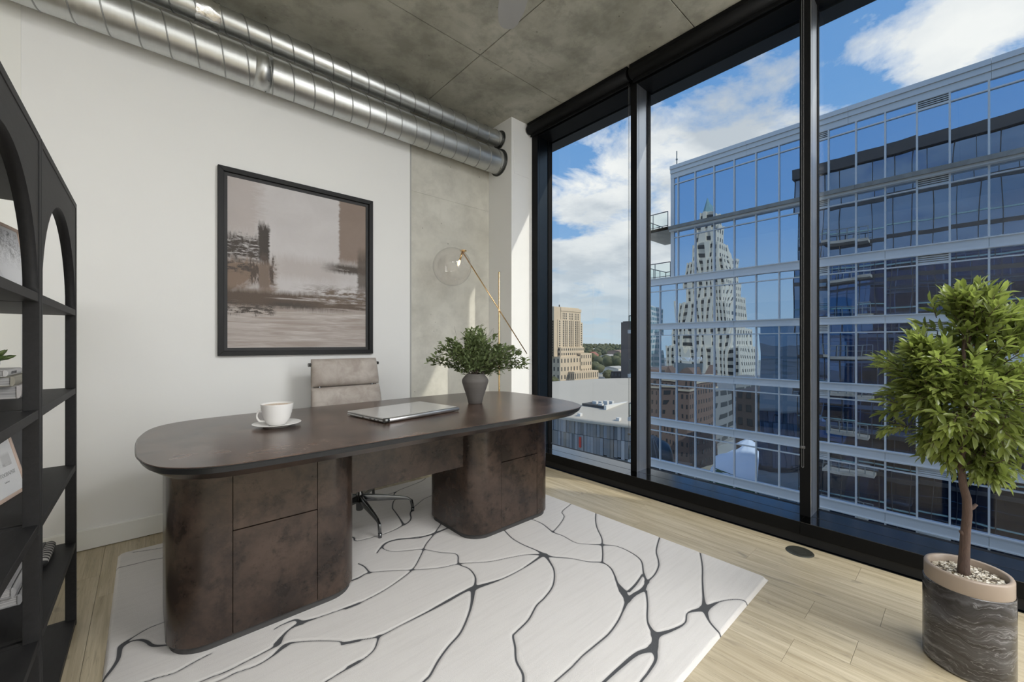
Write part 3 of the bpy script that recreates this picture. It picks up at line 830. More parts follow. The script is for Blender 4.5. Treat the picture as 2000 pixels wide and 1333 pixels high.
def add_leaf(mb, base, dirv, up, L, W, fold=0.25):
    """an elongated leaf of 6 faces, folded along its midrib"""
    d = Vector(dirv).normalized(); s = d.cross(Vector(up))
    s = s.normalized() if s.length > 1e-4 else d.orthogonal().normalized()
    n = s.cross(d)
    b = Vector(base)
    def P(t, w, h): return tuple(b + d * (t * L) + s * (w * W) + n * (h * L))
    v = [P(0, 0, 0), P(0.30, -0.42, 0.02 + fold * W / L * .5), P(0.36, 0, -0.03), P(0.30, 0.42, 0.02 + fold * W / L * .5),
         P(0.68, -0.40, -0.02 + fold * W / L * .4), P(0.70, 0, -0.06), P(0.68, 0.40, -0.02 + fold * W / L * .4), P(1.0, 0, -0.13)]
    mb.add(v, [(0, 2, 1), (0, 3, 2), (1, 2, 5, 4), (2, 3, 6, 5), (4, 5, 7), (5, 6, 7)], True)

def bouquet():
    t = thing('leafy_branches', (vx, vy, vz + 0.2), 'spray of dusty green leafy branches standing in the grey vase', 'branches')
    rg = random.Random(11)
    lv = MB()
    rightv = Vector((0.744, -0.668, 0)); fwd = Vector((0.668, 0.744, 0))
    top = Vector((vx, vy, vz + 0.20))
    targets = []
    for k in range(44):
        a = rg.uniform(0, 2 * PI); rr = math.sqrt(rg.random())
        tx = math.cos(a) * rr * 0.25 - 0.005; ty = math.sin(a) * rr * 0.21
        tz = 0.155 + 0.115 * (1 - rr * rr) + rg.uniform(-0.055, 0.03)
        targets.append((tx, ty, tz))
    targets += [(0.30, 0.02, 0.15), (0.33, -0.03, 0.10), (0.34, 0.05, 0.075), (0.27, -0.06, 0.17), (0.25, 0.06, 0.07), (0.30, 0.0, 0.12), (0.35, 0.0, 0.055), (0.22, 0.03, 0.19),
                (-0.31, 0.02, 0.10), (-0.27, -0.04, 0.12), (-0.29, 0.03, 0.085), (-0.24, 0.0, 0.20), (-0.255, 0.05, 0.16), (0.02, 0.02, 0.325), (-0.02, -0.02, 0.30), (0.05, 0.0, 0.29)]
    for k, (tx, ty, tz) in enumerate(targets):
        end = top + rightv * tx + fwd * ty + Vector((0, 0, tz))
        st = top + Vector((rg.uniform(-.03, .03), rg.uniform(-.03, .03), -0.03))
        mid = st.lerp(end, 0.5) + Vector((0, 0, 0.035)) - (rightv * tx + fwd * ty) * 0.12
        path = [st.lerp(mid, u).lerp(mid.lerp(end, u), u) for u in [i / 7 for i in range(8)]]
        MB().tube(path, [0.0022 - 0.0014 * i / 7 for i in range(8)], 5).build('branch', MT['btwig'], t)
        for i in range(2, 8):
            for q in range(9 if i < 7 else 12):
                c = path[i] + Vector((rg.uniform(-1, 1), rg.uniform(-1, 1), rg.uniform(-1, 1))) * 0.020
                tang = (path[min(i + 1, 7)] - path[i - 1]).normalized()
                dv = tang * 0.8 + Vector((rg.uniform(-1, 1), rg.uniform(-1, 1), rg.uniform(-0.6, 0.9)))
                add_leaf(lv, c, dv, Vector((rg.uniform(-.5, .5), rg.uniform(-.5, .5), 1)), rg.uniform(0.026, 0.042), rg.uniform(0.014, 0.022))
    lv.build('leaves', MT['bleaf'], t, kind='stuff')
    for k in range(9):   # thin bare twigs standing out above the leaves
        a = rg.uniform(-0.28, 0.28)
        end = top + rightv * a + fwd * rg.uniform(-.1, .1) + Vector((0, 0, rg.uniform(0.26, 0.36)))
        path = [top.lerp(end, u) + rightv * 0.02 * math.sin(u * 5 + k) for u in [i / 9 for i in range(10)]]
        MB().tube(path, [0.0011 - 0.0007 * i / 9 for i in range(10)], 4).build('twig', MT['btwig'], t)
bouquet()

# ================================================================== DESK CHAIR (behind the desk)
def chair():
    n = NT('greige_suede_leather'); p = n.pos()
    f = n.noise(p, 9, 5, 0.6, 0.5); g = n.noise(p, 240, 3, 0.6)
    c = n.mix(n.ramp(f, [(0.35, 0.0), (0.65, 1.0)]), (0.33, 0.285, 0.25), (0.47, 0.425, 0.385))
    lm = n.pbr(c, 0.62, 0, n.bump(g, 0.35, 0.002), 0.35)
    cm = simple('polished_dark_aluminium', (0.16, 0.165, 0.17), 0.20, 0.95, var=0.1)
    rubber = simple('black_rubber', (0.02, 0.02, 0.02), 0.6)
    X, Y = 1.08, 2.745
    t = thing('desk_chair', (X, Y, ZR), 'greige padded swivel chair tucked in behind the desk', 'chair')
    # five-star base: leg feet at radius 0.35
    a0 = math.atan2(2.40 - Y, 1.067 - X)
    for k in range(5):
        a = a0 + 2 * PI * k / 5
        ux, uy = math.cos(a), math.sin(a)
        prof = [(0.02, 0.165, 0.030, 0.016), (0.12, 0.150, 0.026, 0.015), (0.26, 0.128, 0.017, 0.012), (0.315, 0.116, 0.013, 0.0105), (0.342, 0.095, 0.011, 0.010), (0.352, 0.040, 0.0105, 0.010)]
        mb = MB(); o = 0
        for d, zz, hh, ww in prof:
            if d < 0.33:
                ring = [(d, -ww, zz - hh), (d, ww, zz - hh), (d, ww * .6, zz + hh * .55), (d, -ww * .6, zz + hh * .55)]
            else:
                ring = [(d - hh, -ww, zz), (d - hh, ww, zz), (d + hh, ww * .7, zz), (d + hh, -ww * .7, zz)]
            mb.v += [(X + ux * q[0] - uy * q[1], Y + uy * q[0] + ux * q[1], q[2]) for q in ring]
        for i in range(len(prof) - 1):
            for j in range(4):
                j2 = (j + 1) % 4
                mb.f.append((i * 4 + j, i * 4 + j2, i * 4 + 4 + j2, i * 4 + 4 + j)); mb.sm.append(True)
        mb.f.append((3, 2, 1, 0)); mb.sm.append(False)
        e = (len(prof) - 1) * 4
        mb.f.append((e, e + 1, e + 2, e + 3)); mb.sm.append(False)
        lg = mb.build('leg', cm, t, bevel=0.003)
        MB().lathe([(0.011, ZR - 0.003), (0.012, 0.042)], (X + ux * 0.352, Y + uy * 0.352, 0), 14, cap0=True, cap1=True).build('glide', cm, lg)
    MB().lathe([(0.020, 0.075), (0.024, 0.080), (0.024, 0.19), (0.020, 0.20), (0.020, 0.36)], (X, Y, 0), 24, cap0=True, cap1=True).build('column', cm, t)
    MB().box(X - 0.06, X + 0.06, Y - 0.10, Y + 0.12, 0.34, 0.385).build('tilt_mechanism', rubber, t, bevel=0.008)
    # side rails that carry seat and back
    def rail_path(xs):
        return [(xs, Y - 0.24, 0.435), (xs, Y - 0.20, 0.425), (xs, Y + 0.10, 0.415), (xs, Y + 0.26, 0.425), (xs, Y + 0.325, 0.46), (xs, Y + 0.345, 0.55), (xs, Y + 0.365, 0.75), (xs, Y + 0.40, 0.95), (xs, Y + 0.425, 1.06)]
    for sx in (-0.195, 0.195):
        MB().tube(rail_path(X + 0.055 + sx), 0.011, 10).build('side_rail', cm, t)
    for yy, zz in ((Y - 0.12, 0.41), (Y + 0.16, 0.41)):
        MB().box(X + 0.055 - 0.262, X + 0.055 + 0.262, yy - 0.015, yy + 0.015, zz - 0.010, zz + 0.010).build('cross_bar', cm, t, bevel=0.004)
    MB().lathe([(0.013, X + 0.055 - 0.262), (0.013, X + 0.055 + 0.262)], (0, Y + 0.424, 1.045), 16, 'x', cap0=True, cap1=True).build('top_bar', cm, t)
    # padded cushions: seat (three) and back (three)
    def pad(y0, z0, y1, z1, th, name, w0=0.25, w1=0.25):
        a, b = Vector((0, y0, z0)), Vector((0, y1, z1))
        d = (b - a); L = d.length; d.normalize(); nrm = Vector((0, -d.z, d.y))
        nu, nv = 20, 12
        mb = MB()
        def sh(q): return max(0.0, 1 - abs(q) ** 5) ** 0.4
        for side in (1, -1):
            o = len(mb.v)
            for i in range(nu + 1):
                for j in range(nv + 1):
                    u = -1 + 2 * i / nu; v = -1 + 2 * j / nv
                    uu = math.sin(u * PI / 2); vv = math.sin(v * PI / 2)
                    w = w0 + (w1 - w0) * (vv + 1) / 2
                    h = (th * (0.40 + 0.60 * sh(vv)) if side > 0 else -th * 0.30) * (sh(uu) * 0.9 + 0.1) * (sh(vv) * 0.9 + 0.1)
                    p_ = a + d * (L * (vv + 1) / 2) + nrm * h
                    mb.v.append((X + 0.055 + uu * w, p_.y, p_.z))
            for i in range(nu):
                for j in range(nv):
                    q = (o + i * (nv + 1) + j, o + (i + 1) * (nv + 1) + j, o + (i + 1) * (nv + 1) + j + 1, o + i * (nv + 1) + j + 1)
                    mb.f.append(q if side > 0 else q[::-1]); mb.sm.append(True)
        return mb.build(name, lm, t)
    sl = MB()
    ring = [(Y + 0.322, 0.47), (Y + 0.344, 0.60), (Y + 0.352, 0.68), (Y + 0.372, 0.78), (Y + 0.394, 0.885), (Y + 0.428, 1.075)]
    for k_ in range(5):
        (ya_, za_), (yb_, zb_) = ring[k_], ring[k_ + 1]
        o_ = len(sl.v)
        for dy in (0.0, 0.010):
            sl.v += [(X + 0.055 - 0.232, ya_ + dy, za_), (X + 0.055 + 0.232, ya_ + dy, za_), (X + 0.055 + 0.232, yb_ + dy, zb_), (X + 0.055 - 0.232, yb_ + dy, zb_)]
        for q in ((0, 1, 2, 3), (7, 6, 5, 4), (0, 3, 7, 4), (1, 5, 6, 2), (0, 4, 5, 1), (2, 6, 7, 3)):
            sl.f.append(tuple(o_ + z_ for z_ in q)); sl.sm.append(False)
    sl.build('back_panel', simple('dark_taupe_backing', (0.10, 0.085, 0.075), 0.7), t)
    pad(Y + 0.392, 0.884, Y + 0.430, 1.086, 0.052, 'back_cushion', 0.252, 0.242)
    pad(Y + 0.352, 0.676, Y + 0.390, 0.880, 0.052, 'back_cushion', 0.262, 0.252)
    pad(Y + 0.325, 0.470, Y + 0.350, 0.672, 0.050, 'back_cushion', 0.262, 0.262)
    pad(Y - 0.25, 0.450, Y - 0.06, 0.432, 0.045, 'seat_cushion')
    pad(Y - 0.06, 0.432, Y + 0.13, 0.428, 0.045, 'seat_cushion')
    pad(Y + 0.13, 0.428, Y + 0.31, 0.450, 0.045, 'seat_cushion')
chair()

# ================================================================== FLOOR LAMP
def floor_lamp():
    brass = simple('brushed_brass', (0.80, 0.56, 0.30), 0.24, 1.0, var=0.05)
    px_, py_ = 2.487, 2.950
    t = thing('floor_lamp', (px_, py_, 0), 'slim brass floor lamp with clear glass globe on a slanting arm', 'lamp')
    MB().lathe([(0.0, 0.022), (0.128, 0.022), (0.132, 0.018), (0.132, 0.0), (0.0, 0.0)], (px_, py_, 0), 48).build('base', brass, t)
    MB().lathe([(0.0085, 0.02), (0.0085, 1.872), (0.007, 1.878)], (px_, py_, 0), 18, cap1=True).build('pole', brass, t)
    A = Vector((2.1667, 3.0913, 2.038)); B = Vector((2.735, 2.835, 1.104))
    # arm runs in front of the pole
    off = Vector((-0.010, -0.012, 0))
    MB().tube([A + off, B + off], [0.0062, 0.0048], 12).build('arm', brass, t)
    # joint where the arm meets the pole
    u = (Vector((px_, py_, 0)) - A).xy.dot((B - A).xy) / (B - A).xy.length_squared
    J = A.lerp(B, u)
    MB().tube([J + off * 1.8, Vector((px_, py_, J.z)) - off * 0.6], 0.0095, 14).build('joint', brass, t)
    gc = Vector((2.1005, 3.163, 1.906)); gr = 0.176
    g = MB().ball(gc, gr, 48, 28).build('globe', MT['globe'], t)
    g['label'] = 'clear smoky glass globe'
    d = (gc - Vector((0, 0, 0.06)) - (A + off)).normalized()
    d = Vector((-0.35, -0.02, -0.93)).normalized()
    S = A + off
    MB().tube([S - d * 0.012, S + d * 0.085], 0.0085, 14).build('socket', brass, t)
    MB().ball(S + Vector((0.012, 0.004, 0.012)), 0.030, 20, 10, (1.1, 1.1, 0.35)).build('globe_cap', brass, t)
    n = NT('lit_filament_bulb'); e = n.N('ShaderNodeEmission'); e.inputs[0].default_value = (1.0, 0.86, 0.55, 1); e.inputs[1].default_value = 2.2; n.L(e.outputs[0], n.out.inputs[0])
    bp = [S + d * (0.085 + 0.062 * i / 8) for i in range(9)]
    MB().tube(bp, [0.0055, 0.0085, 0.0105, 0.0115, 0.0115, 0.0105, 0.008, 0.005, 0.0015], 14).build('bulb', n.m, t, label='small glowing candle bulb')
floor_lamp()

# ================================================================== FRAMED PAINTING
def painting():
    x0, x1, z0, z1 = 0.368, 1.453, 1.115, 2.419
    yb, yf = YW - 0.001, YW - 0.032
    t = thing('framed_painting', ((x0 + x1) / 2, YW, (z0 + z1) / 2), 'large black framed abstract painting in taupe, brown and white brushwork', 'painting')
    fm = simple('black_stained_frame', (0.010, 0.010, 0.0105), 0.5, var=0.2, scale=20, spec=0.3)
    w = 0.034
    def mitre(a, b, c, d, name, m, y0, y1):
        MB().prism([a, b, c, d], y0, y1, 'y').build(name, m, t, bevel=0.0015, seg=1)
    xi0, xi1, zi0, zi1 = x0 + w, x1 - w, z0 + w, z1 - w
    mitre((x0, z0), (x1, z0), (xi1, zi0), (xi0, zi0), 'frame_rail', fm, yf, yb)
    mitre((x1, z0), (x1, z1), (xi1, zi1), (xi1, zi0), 'frame_rail', fm, yf, yb)
    mitre((x1, z1), (x0, z1), (xi0, zi1), (xi1, zi1), 'frame_rail', fm, yf, yb)
    mitre((x0, z1), (x0, z0), (xi0, zi0), (xi0, zi1), 'frame_rail', fm, yf, yb)
    lm = simple('black_liner', (0.022, 0.022, 0.023), 0.6)
    l = 0.022
    xl0, xl1, zl0, zl1 = xi0 + l, xi1 - l, zi0 + l, zi1 - l
    yl = yb - 0.012
    for q in (((xi0, zi0), (xi1, zi0), (xl1, zl0), (xl0, zl0)), ((xi1, zi0), (xi1, zi1), (xl1, zl1), (xl1, zl0)),
              ((xi1, zi1), (xi0, zi1), (xl0, zl1), (xl1, zl1)), ((xi0, zi1), (xi0, zi0), (xl0, zl0), (xl0, zl1))):
        MB().prism(list(q), yl, yb, 'y').build('liner', lm, t)
    n = NT('abstract_canvas')
    p = n.pos(); X, Y, Z = n.sep(p)
    u = n.math('DIVIDE', n.math('SUBTRACT', X, xl0), xl1 - xl0)
    v = n.math('DIVIDE', n.math('SUBTRACT', zl1, Z), zl1 - zl0)      # 0 at the top
    uv = n.comb(u, v, 0.0)
    weave = n.noise(n.mapv(uv, (260, 260, 1)), 1.0, 2, 0.6)
    jag = n.noise(n.mapv(uv, (5, 22, 1)), 2.4, 7, 0.70)              # horizontal dry-brush
    jagv = n.noise(n.mapv(uv, (24, 5, 1), (3, 1, 0)), 2.0, 7, 0.72)   # vertical dry-brush
    cloud = n.noise(n.mapv(uv, (2.0, 2.6, 1), (7, 3, 0)), 1.6, 6, 0.6, 0.8)
    strk = n.noise(n.mapv(uv, (1.6, 26, 1), (2, 9, 0)), 1.5, 6, 0.62, 0.6)
    def band(c, a, b, soft, amp, jg):
        """soft 0..1 mask of a<c<b whose edges are torn by the noise jg"""
        q = n.math('ADD', c, n.math('MULTIPLY', n.math('SUBTRACT', jg, 0.5), amp))
        lo = n.math('DIVIDE', n.math('SUBTRACT', q, a - soft), 2 * soft, True)
        hi = n.math('DIVIDE', n.math('SUBTRACT', b + soft, q), 2 * soft, True)
        return n.math('MULTIPLY', lo, hi)
    def rect(u0, u1, v0, v1, su, sv, au, av, dens=None):
        m = n.math('MULTIPLY', band(u, u0, u1, su, au, jag), band(v, v0, v1, sv, av, jagv))
        return m if dens is None else n.math('MULTIPLY', m, dens)
    def gate(noise_, a, b): return n.ramp(noise_, [(a, 0.0), (b, 1.0)])
    c = n.mix(cloud, (0.50, 0.475, 0.475), (0.66, 0.64, 0.645))
    c = n.mix(n.math('MULTIPLY', rect(-0.2, 0.20, -0.2, 0.34, 0.05, 0.06, 0.25, 0.2), 0.6), c, (0.40, 0.345, 0.32))
    c = n.mix(n.math('MULTIPLY', rect(-0.2, 1.2, 0.70, 1.2, 0.02, 0.05, 0.1, 0.16), 0.85), c, n.mix(gate(strk, 0.38, 0.62), (0.31, 0.25, 0.21), (0.50, 0.45, 0.42)))
    c = n.mix(n.math('MULTIPLY', gate(strk, 0.56, 0.66), n.math('MULTIPLY', rect(0.25, 1.2, 0.72, 0.98, 0.1, 0.06, 0.2, 0.1), 0.7)), c, (0.62, 0.59, 0.57))
    c = n.mix(n.math('MULTIPLY', rect(-0.2, 0.30, 0.47, 0.70, 0.03, 0.03, 0.16, 0.12), gate(cloud, 0.25, 0.5)), c, (0.22, 0.155, 0.115))
    c = n.mix(n.math('MULTIPLY', rect(0.27, 0.80, 0.43, 0.56, 0.12, 0.03, 0.2, 0.10), 0.55), c, (0.40, 0.35, 0.325))
    c = n.mix(rect(0.775, 1.2, -0.2, 0.43, 0.008, 0.04, 0.05, 0.10), c, n.mix(cloud, (0.20, 0.145, 0.115), (0.30, 0.235, 0.20)))
    c = n.mix(n.math('MULTIPLY', rect(-0.2, 0.20, 0.335, 0.47, 0.01, 0.02, 0.10, 0.16), gate(jag, 0.40, 0.50)), c, (0.050, 0.040, 0.034))
    c = n.mix(n.math('MULTIPLY', rect(-0.2, 0.18, 0.485, 0.55, 0.01, 0.02, 0.20, 0.10), gate(jag, 0.46, 0.52)), c, (0.055, 0.045, 0.038))
    c = n.mix(rect(0.192, 0.262, 0.255, 0.47, 0.006, 0.02, 0.05, 0.14), c, (0.045, 0.037, 0.032))
    c = n.mix(n.math('MULTIPLY', rect(0.13, 0.30, 0.44, 0.62, 0.01, 0.02, 0.10, 0.10), gate(jagv, 0.47, 0.53)), c, (0.075, 0.055, 0.043))
    c = n.mix(rect(0.195, 0.262, 0.49, 0.64, 0.006, 0.02, 0.03, 0.10), c, (0.19, 0.14, 0.11))
    c = n.mix(n.math('MULTIPLY', rect(-0.2, 1.2, 0.655, 0.755, 0.02, 0.018, 0.1, 0.05), gate(n.math('ADD', strk, n.math('MULTIPLY', n.math('SUBTRACT', 0.6, u), 0.16)), 0.40, 0.50)), c, (0.095, 0.066, 0.048))
    c = n.mix(n.math('MULTIPLY', rect(-0.2, 0.30, 0.74, 0.80, 0.02, 0.012, 0.10, 0.12), gate(jag, 0.47, 0.52)), c, (0.055, 0.044, 0.036))
    c = n.mix(n.math('MULTIPLY', rect(0.28, 0.58, 0.715, 0.745, 0.06, 0.010, 0.06, 0.05), gate(jag, 0.30, 0.40)), c, (0.055, 0.044, 0.036))
    c = n.mix(n.math('MULTIPLY', rect(0.70, 1.2, 0.435, 0.49, 0.08, 0.012, 0.12, 0.05), gate(jag, 0.32, 0.44)), c, (0.060, 0.047, 0.038))
    c = n.mix(n.math('MULTIPLY', rect(0.93, 1.2, 0.34, 0.62, 0.01, 0.05, 0.05, 0.12), 0.9), c, (0.085, 0.064, 0.050))
    c = n.mix(n.math('MULTIPLY', rect(0.55, 1.2, 0.60, 0.72, 0.15, 0.03, 0.2, 0.06), gate(jag, 0.42, 0.55)), c, (0.15, 0.11, 0.082))
    cm = n.pbr(n.mix(n.math('MULTIPLY', weave, 0.16), c, (0.35, 0.32, 0.30)), 0.75, 0, n.bump(weave, 0.2, 0.001))
    MB().box(xl0, xl1, yl + 0.006, yb - 0.001, zl0, zl1).build('canvas', cm, t)
painting()

# ================================================================== BOOKSHELVES (black, arched, two units side by side)
def shelf_wood():
    n = NT('black_stained_oak'); p = n.pos()
    g = n.noise(n.mapv(p, (40, 8, 40), rot=(0.2, 0, 0.4)), 1.6, 5, 0.65, 0.8)
    c = n.mix(g, (0.012, 0.0118, 0.0122), (0.027, 0.0265, 0.0275))
    return n.pbr(c, 0.55, 0, n.bump(g, 0.22, 0.002), 0.22)
MT['shelf'] = shelf_wood()
LV = [0.027, 0.354, 0.684, 1.011, 1.344]       # tops of the shelf boards
SX0, SX1 = -0.600, -0.218                        # back and front of the units
def bookshelf(y0, y1, label):
    t = thing('bookshelf', (SX1, (y0 + y1) / 2, 0), label, 'bookshelf', 'black arched bookshelves on the left')
    H, pw, pt = 1.797, 0.022, 0.032
    for xa, xb in ((SX1 - pt, SX1), (SX0, SX0 + pt)):
        for ya in (y0, y1 - pw):
            MB().box(xa, xb, ya, ya + pw, 0, H).build('post', MT['shelf'], t, bevel=0.001, seg=1)
        ya, yb = y0 + pw, y1 - pw
        r = (yb - ya) / 2; c = (ya + yb) / 2
        zs = LV[4] + 0.0; zsp = H - 0.118 - r
        pts = [(ya, H - 0.002), (ya, zs)] if False else []
        arch = [(c - r * math.cos(PI * i / 28), zsp + r * math.sin(PI * i / 28)) for i in range(29)]
        arch[0] = (ya, max(zs, zsp)); arch[-1] = (yb, max(zs, zsp))
        mb = MB()
        x_in, x_out = xa + 0.001, xb - 0.002
        n = len(arch)
        top = [(q[0], H - 0.020) for q in arch]
        for X_ in (x_in, x_out):
            mb.v += [(X_, q[0], q[1]) for q in arch] + [(X_, q[0], q[1]) for q in top]
        for i in range(n - 1):
            for o, fl in ((0, 1), (2 * n, 0)):
                q = (o + i, o + i + 1, o + n + i + 1, o + n + i)
                mb.f.append(q[::-1] if fl else q); mb.sm.append(False)
            mb.f.append((i, i + 1, 2 * n + i + 1, 2 * n + i)); mb.sm.append(True)
        mb.build('arch_panel', MT['shelf'], t)
        MB().box(xa, xb + 0.0, y0 + pw, y1 - pw, H - 0.022, H).build('top_rail', MT['shelf'], t, bevel=0.001, seg=1)
    MB().box(SX0 + pt, SX1 - pt, y0 + 0.002, y1 - 0.002, H - 0.024, H - 0.002).build('top_board', MT['shelf'], t)
    for z in LV:
        MB().box(SX0 + 0.004, SX1 - 0.0015, y0 + pw, y1 - pw, z - 0.025, z).build('shelf_board', MT['shelf'], t, bevel=0.001, seg=1)
        for xa, xb in ((SX1 - 0.036, SX1 - 0.0325),):
            pass
        MB().box(SX0 + pt, SX1 - pt, y0 + 0.003, y0 + pw, z - 0.025, z).build('shelf_end', MT['shelf'], t)
        MB().box(SX0 + pt, SX1 - pt, y1 - pw, y1 - 0.003, z - 0.025, z).build('shelf_end', MT['shelf'], t)
    return t
b_ = bookshelf(1.795, 2.556, 'black arched bookshelf with open sides, the one further from the viewpoint')
b_.location.x -= 0.003; b_.rotation_euler.z = -0.0075
b_ = bookshelf(1.028, 1.789, 'black arched bookshelf cut off by the left picture edge')
b_.location.x -= 0.0086; b_.rotation_euler.z = -0.0075

npg = NT('book_pages'); npg.pbr(npg.mix(npg.ramp(npg.noise(npg.mapv(npg.pos(), (4, 4, 900)), 1.0, 2, 0.6), [(0.35, 0.0), (0.65, 1.0)]), (0.22, 0.215, 0.215), (0.50, 0.49, 0.485)), 0.85)
pagem = npg.m
def lying_book(x1, y0, z, w, l, h, col, label, spine_text=None, tcol=(0.1, 0.1, 0.1), group=None, rz=0.0):
    """spine towards +X; front corner of the spine at (x1, y0)"""
    t = thing('book', (x1, y0, z), label, 'book', group, rotz=rz)
    cm = simple('book_cover', col, 0.6, var=0.05)
    th = 0.0028
    MB().box(-w, -0.006, 0.004, l - 0.004, th, h - th).build('pages', pagem, t, local=True)
    MB().box(-w - 0.004, -0.004, 0, l, h - th, h).build('cover', cm, t, local=True, bevel=0.0008, seg=1)
    MB().box(-w - 0.004, -0.004, 0, l, 0, th).build('cover', cm, t, local=True, bevel=0.0008, seg=1)
    pts = [(0.004 * math.sin(PI * i / 8) , h * i / 8) for i in range(9)]
    mb = MB()
    outl = [(-0.007, 0), (-0.002, 0)] + [(a, b) for a, b in pts[1:-1]] + [(-0.002, h), (-0.007, h)]
    mb.prism(outl, 0, l, 'y'); mb.build('spine', cm, t, local=True)
    if spine_text:
        text_obj('spine_lettering', spine_text, h * 0.55, simple('spine_ink', tcol, 0.6), t, (0.0045, l * 0.36, h / 2), (PI / 2, 0, PI / 2))
    return t
z3 = LV[3]
lying_book(-0.322, 2.185, z3, 0.20, 0.27, 0.044, (0.50, 0.47, 0.46), 'thick pale pinkish grey book at the bottom of the stack of three', '–  –')
lying_book(-0.332, 2.160, z3 + 0.0445, 0.20, 0.26, 0.033, (0.33, 0.31, 0.255), 'khaki beige book in the middle of the stack of three', '. .', (0.5, 0.48, 0.42))
lying_book(-0.345, 2.145, z3 + 0.078, 0.19, 0.22, 0.0225, (0.58, 0.57, 0.56), 'thin white book on top of the stack of three', '- P4P LI SOLIST')
suc = thing('succulent_plant', (-0.405, 2.235, z3 + 0.1005), 'small green succulent in a low pot on the stack of books', 'plant')
MB().lathe([(0.0, 0.0), (0.026, 0.0), (0.033, 0.018), (0.034, 0.028), (0.030, 0.028), (0.0, 0.024)], (-0.405, 2.235, z3 + 0.1005), 24).build('pot', MT['china'], suc)
ml = leaf_m('succulent_leaf', (0.075, 0.125, 0.035), (0.20, 0.26, 0.075), 0.15, 0.4)
rg = random.Random(5)
for ring, (nl, tilt, L) in enumerate(((9, 0.25, 0.070), (8, 0.65, 0.062), (6, 1.1, 0.048))):
    for k in range(nl):
        a = 2 * PI * (k + 0.5 * ring) / nl
        d = Vector((math.cos(a) * math.cos(tilt), math.sin(a) * math.cos(tilt), math.sin(tilt)))
        s_ = d.cross(Vector((0, 0, 1))).normalized(); nn = s_.cross(d)
        base = Vector((-0.405, 2.235, z3 + 0.130))
        mb = MB(); P = []
        for tt, w, h in ((0, .006, .003), (.35, .013, .006), (.7, .016, .007), (.9, .010, .004), (1.0, .002, .001)):
            c_ = base + d * (L * tt) + nn * (-0.012 * tt * (1 - tt))
            P.append([c_ + s_ * w, c_ + nn * h, c_ - s_ * w, c_ - nn * h])
        mb.v = [tuple(q) for r_ in P for q in r_]
        for i in range(4):
            for j in range(4):
                mb.f.append((i * 4 + j, i * 4 + (j + 1) % 4, i * 4 + 4 + (j + 1) % 4, i * 4 + 4 + j)); mb.sm.append(True)
        mb.build('leaf', ml, suc)

# framed prints leaning on the shelves
oakm = simple('pale_oak_frame', (0.56, 0.43, 0.35), 0.5, var=0.12, scale=25)
matm = simple('white_mat', (0.80, 0.80, 0.80), 0.7, var=0.01)
def print_m(kind):
    n = NT('photo_print_' + kind); p = n.objc()
    if kind == 'tree':
        a = n.noise(p, 26, 8, 0.75, 0.5); X, Y, Z = n.sep(p)
        crown = n.math('SUBTRACT', 0.050, n.N('ShaderNodeVectorMath').outputs[0] if False else n.math('SQRT', n.math('ADD', n.math('MULTIPLY', n.math('SUBTRACT', Y, -0.018), n.math('SUBTRACT', Y, -0.018)), n.math('MULTIPLY', n.math('SUBTRACT', Z, 0.205), n.math('SUBTRACT', Z, 0.205)))))
        m = n.math('MULTIPLY', n.math('MULTIPLY', crown, 60.0, True), n.ramp(a, [(0.36, 0.25), (0.6, 1.0)]))
        g = n.math('MULTIPLY', n.math('MULTIPLY', n.math('SUBTRACT', 0.118, Z), 60.0, True), n.ramp(n.noise(p, 70, 5, 0.7), [(0.45, 0.0), (0.6, 0.85)]))
        hsh = n.math('MULTIPLY', n.math('MULTIPLY', n.math('SUBTRACT', Y, 0.0), 90.0, True), n.math('MULTIPLY', n.math('SUBTRACT', 0.15, Z), 90.0, True))
        c = n.mix(m, (0.78, 0.78, 0.78), (0.16, 0.155, 0.15)); c = n.mix(g, c, (0.10, 0.095, 0.09)); c = n.mix(n.math('MULTIPLY', hsh, 0.4), c, (0.25, 0.24, 0.23))
    else:
        X, Y, Z = n.sep(p)
        w = n.N('ShaderNodeTexWave'); n.L(n.mapv(p, (1, 1, 1), rot=(0.6, 0, 0)), w.inputs['Vector']); w.inputs['Scale'].default_value = 9; w.inputs['Distortion'].default_value = 14; w.inputs['Detail'].default_value = 5; w.inputs['Detail Scale'].default_value = 3.5; w.inputs['Detail Roughness'].default_value = 0.75
        tw = n.ramp(w.outputs[1], [(0.0, 1.0), (0.05, 0.7), (0.11, 0.0)])
        dens = n.ramp(n.noise(p, 18, 7, 0.75), [(0.52, 0.0), (0.62, 1.0)])
        up = n.math('MULTIPLY', n.math('SUBTRACT', Z, 0.105), 14.0, True)
        mk = n.math('MULTIPLY', n.math('MAXIMUM', n.math('MULTIPLY', tw, 0.7), n.math('MULTIPLY', dens, 0.9)), up)
        lo = n.math('MULTIPLY', tw, n.math('MULTIPLY', n.math('SUBTRACT', 0.075, Z), 30.0, True))
        c = n.mix(n.math('MAXIMUM', mk, n.math('MULTIPLY', lo, 0.35)), (0.86, 0.86, 0.88), (0.10, 0.10, 0.105))
    return n.pbr(c, 0.5)
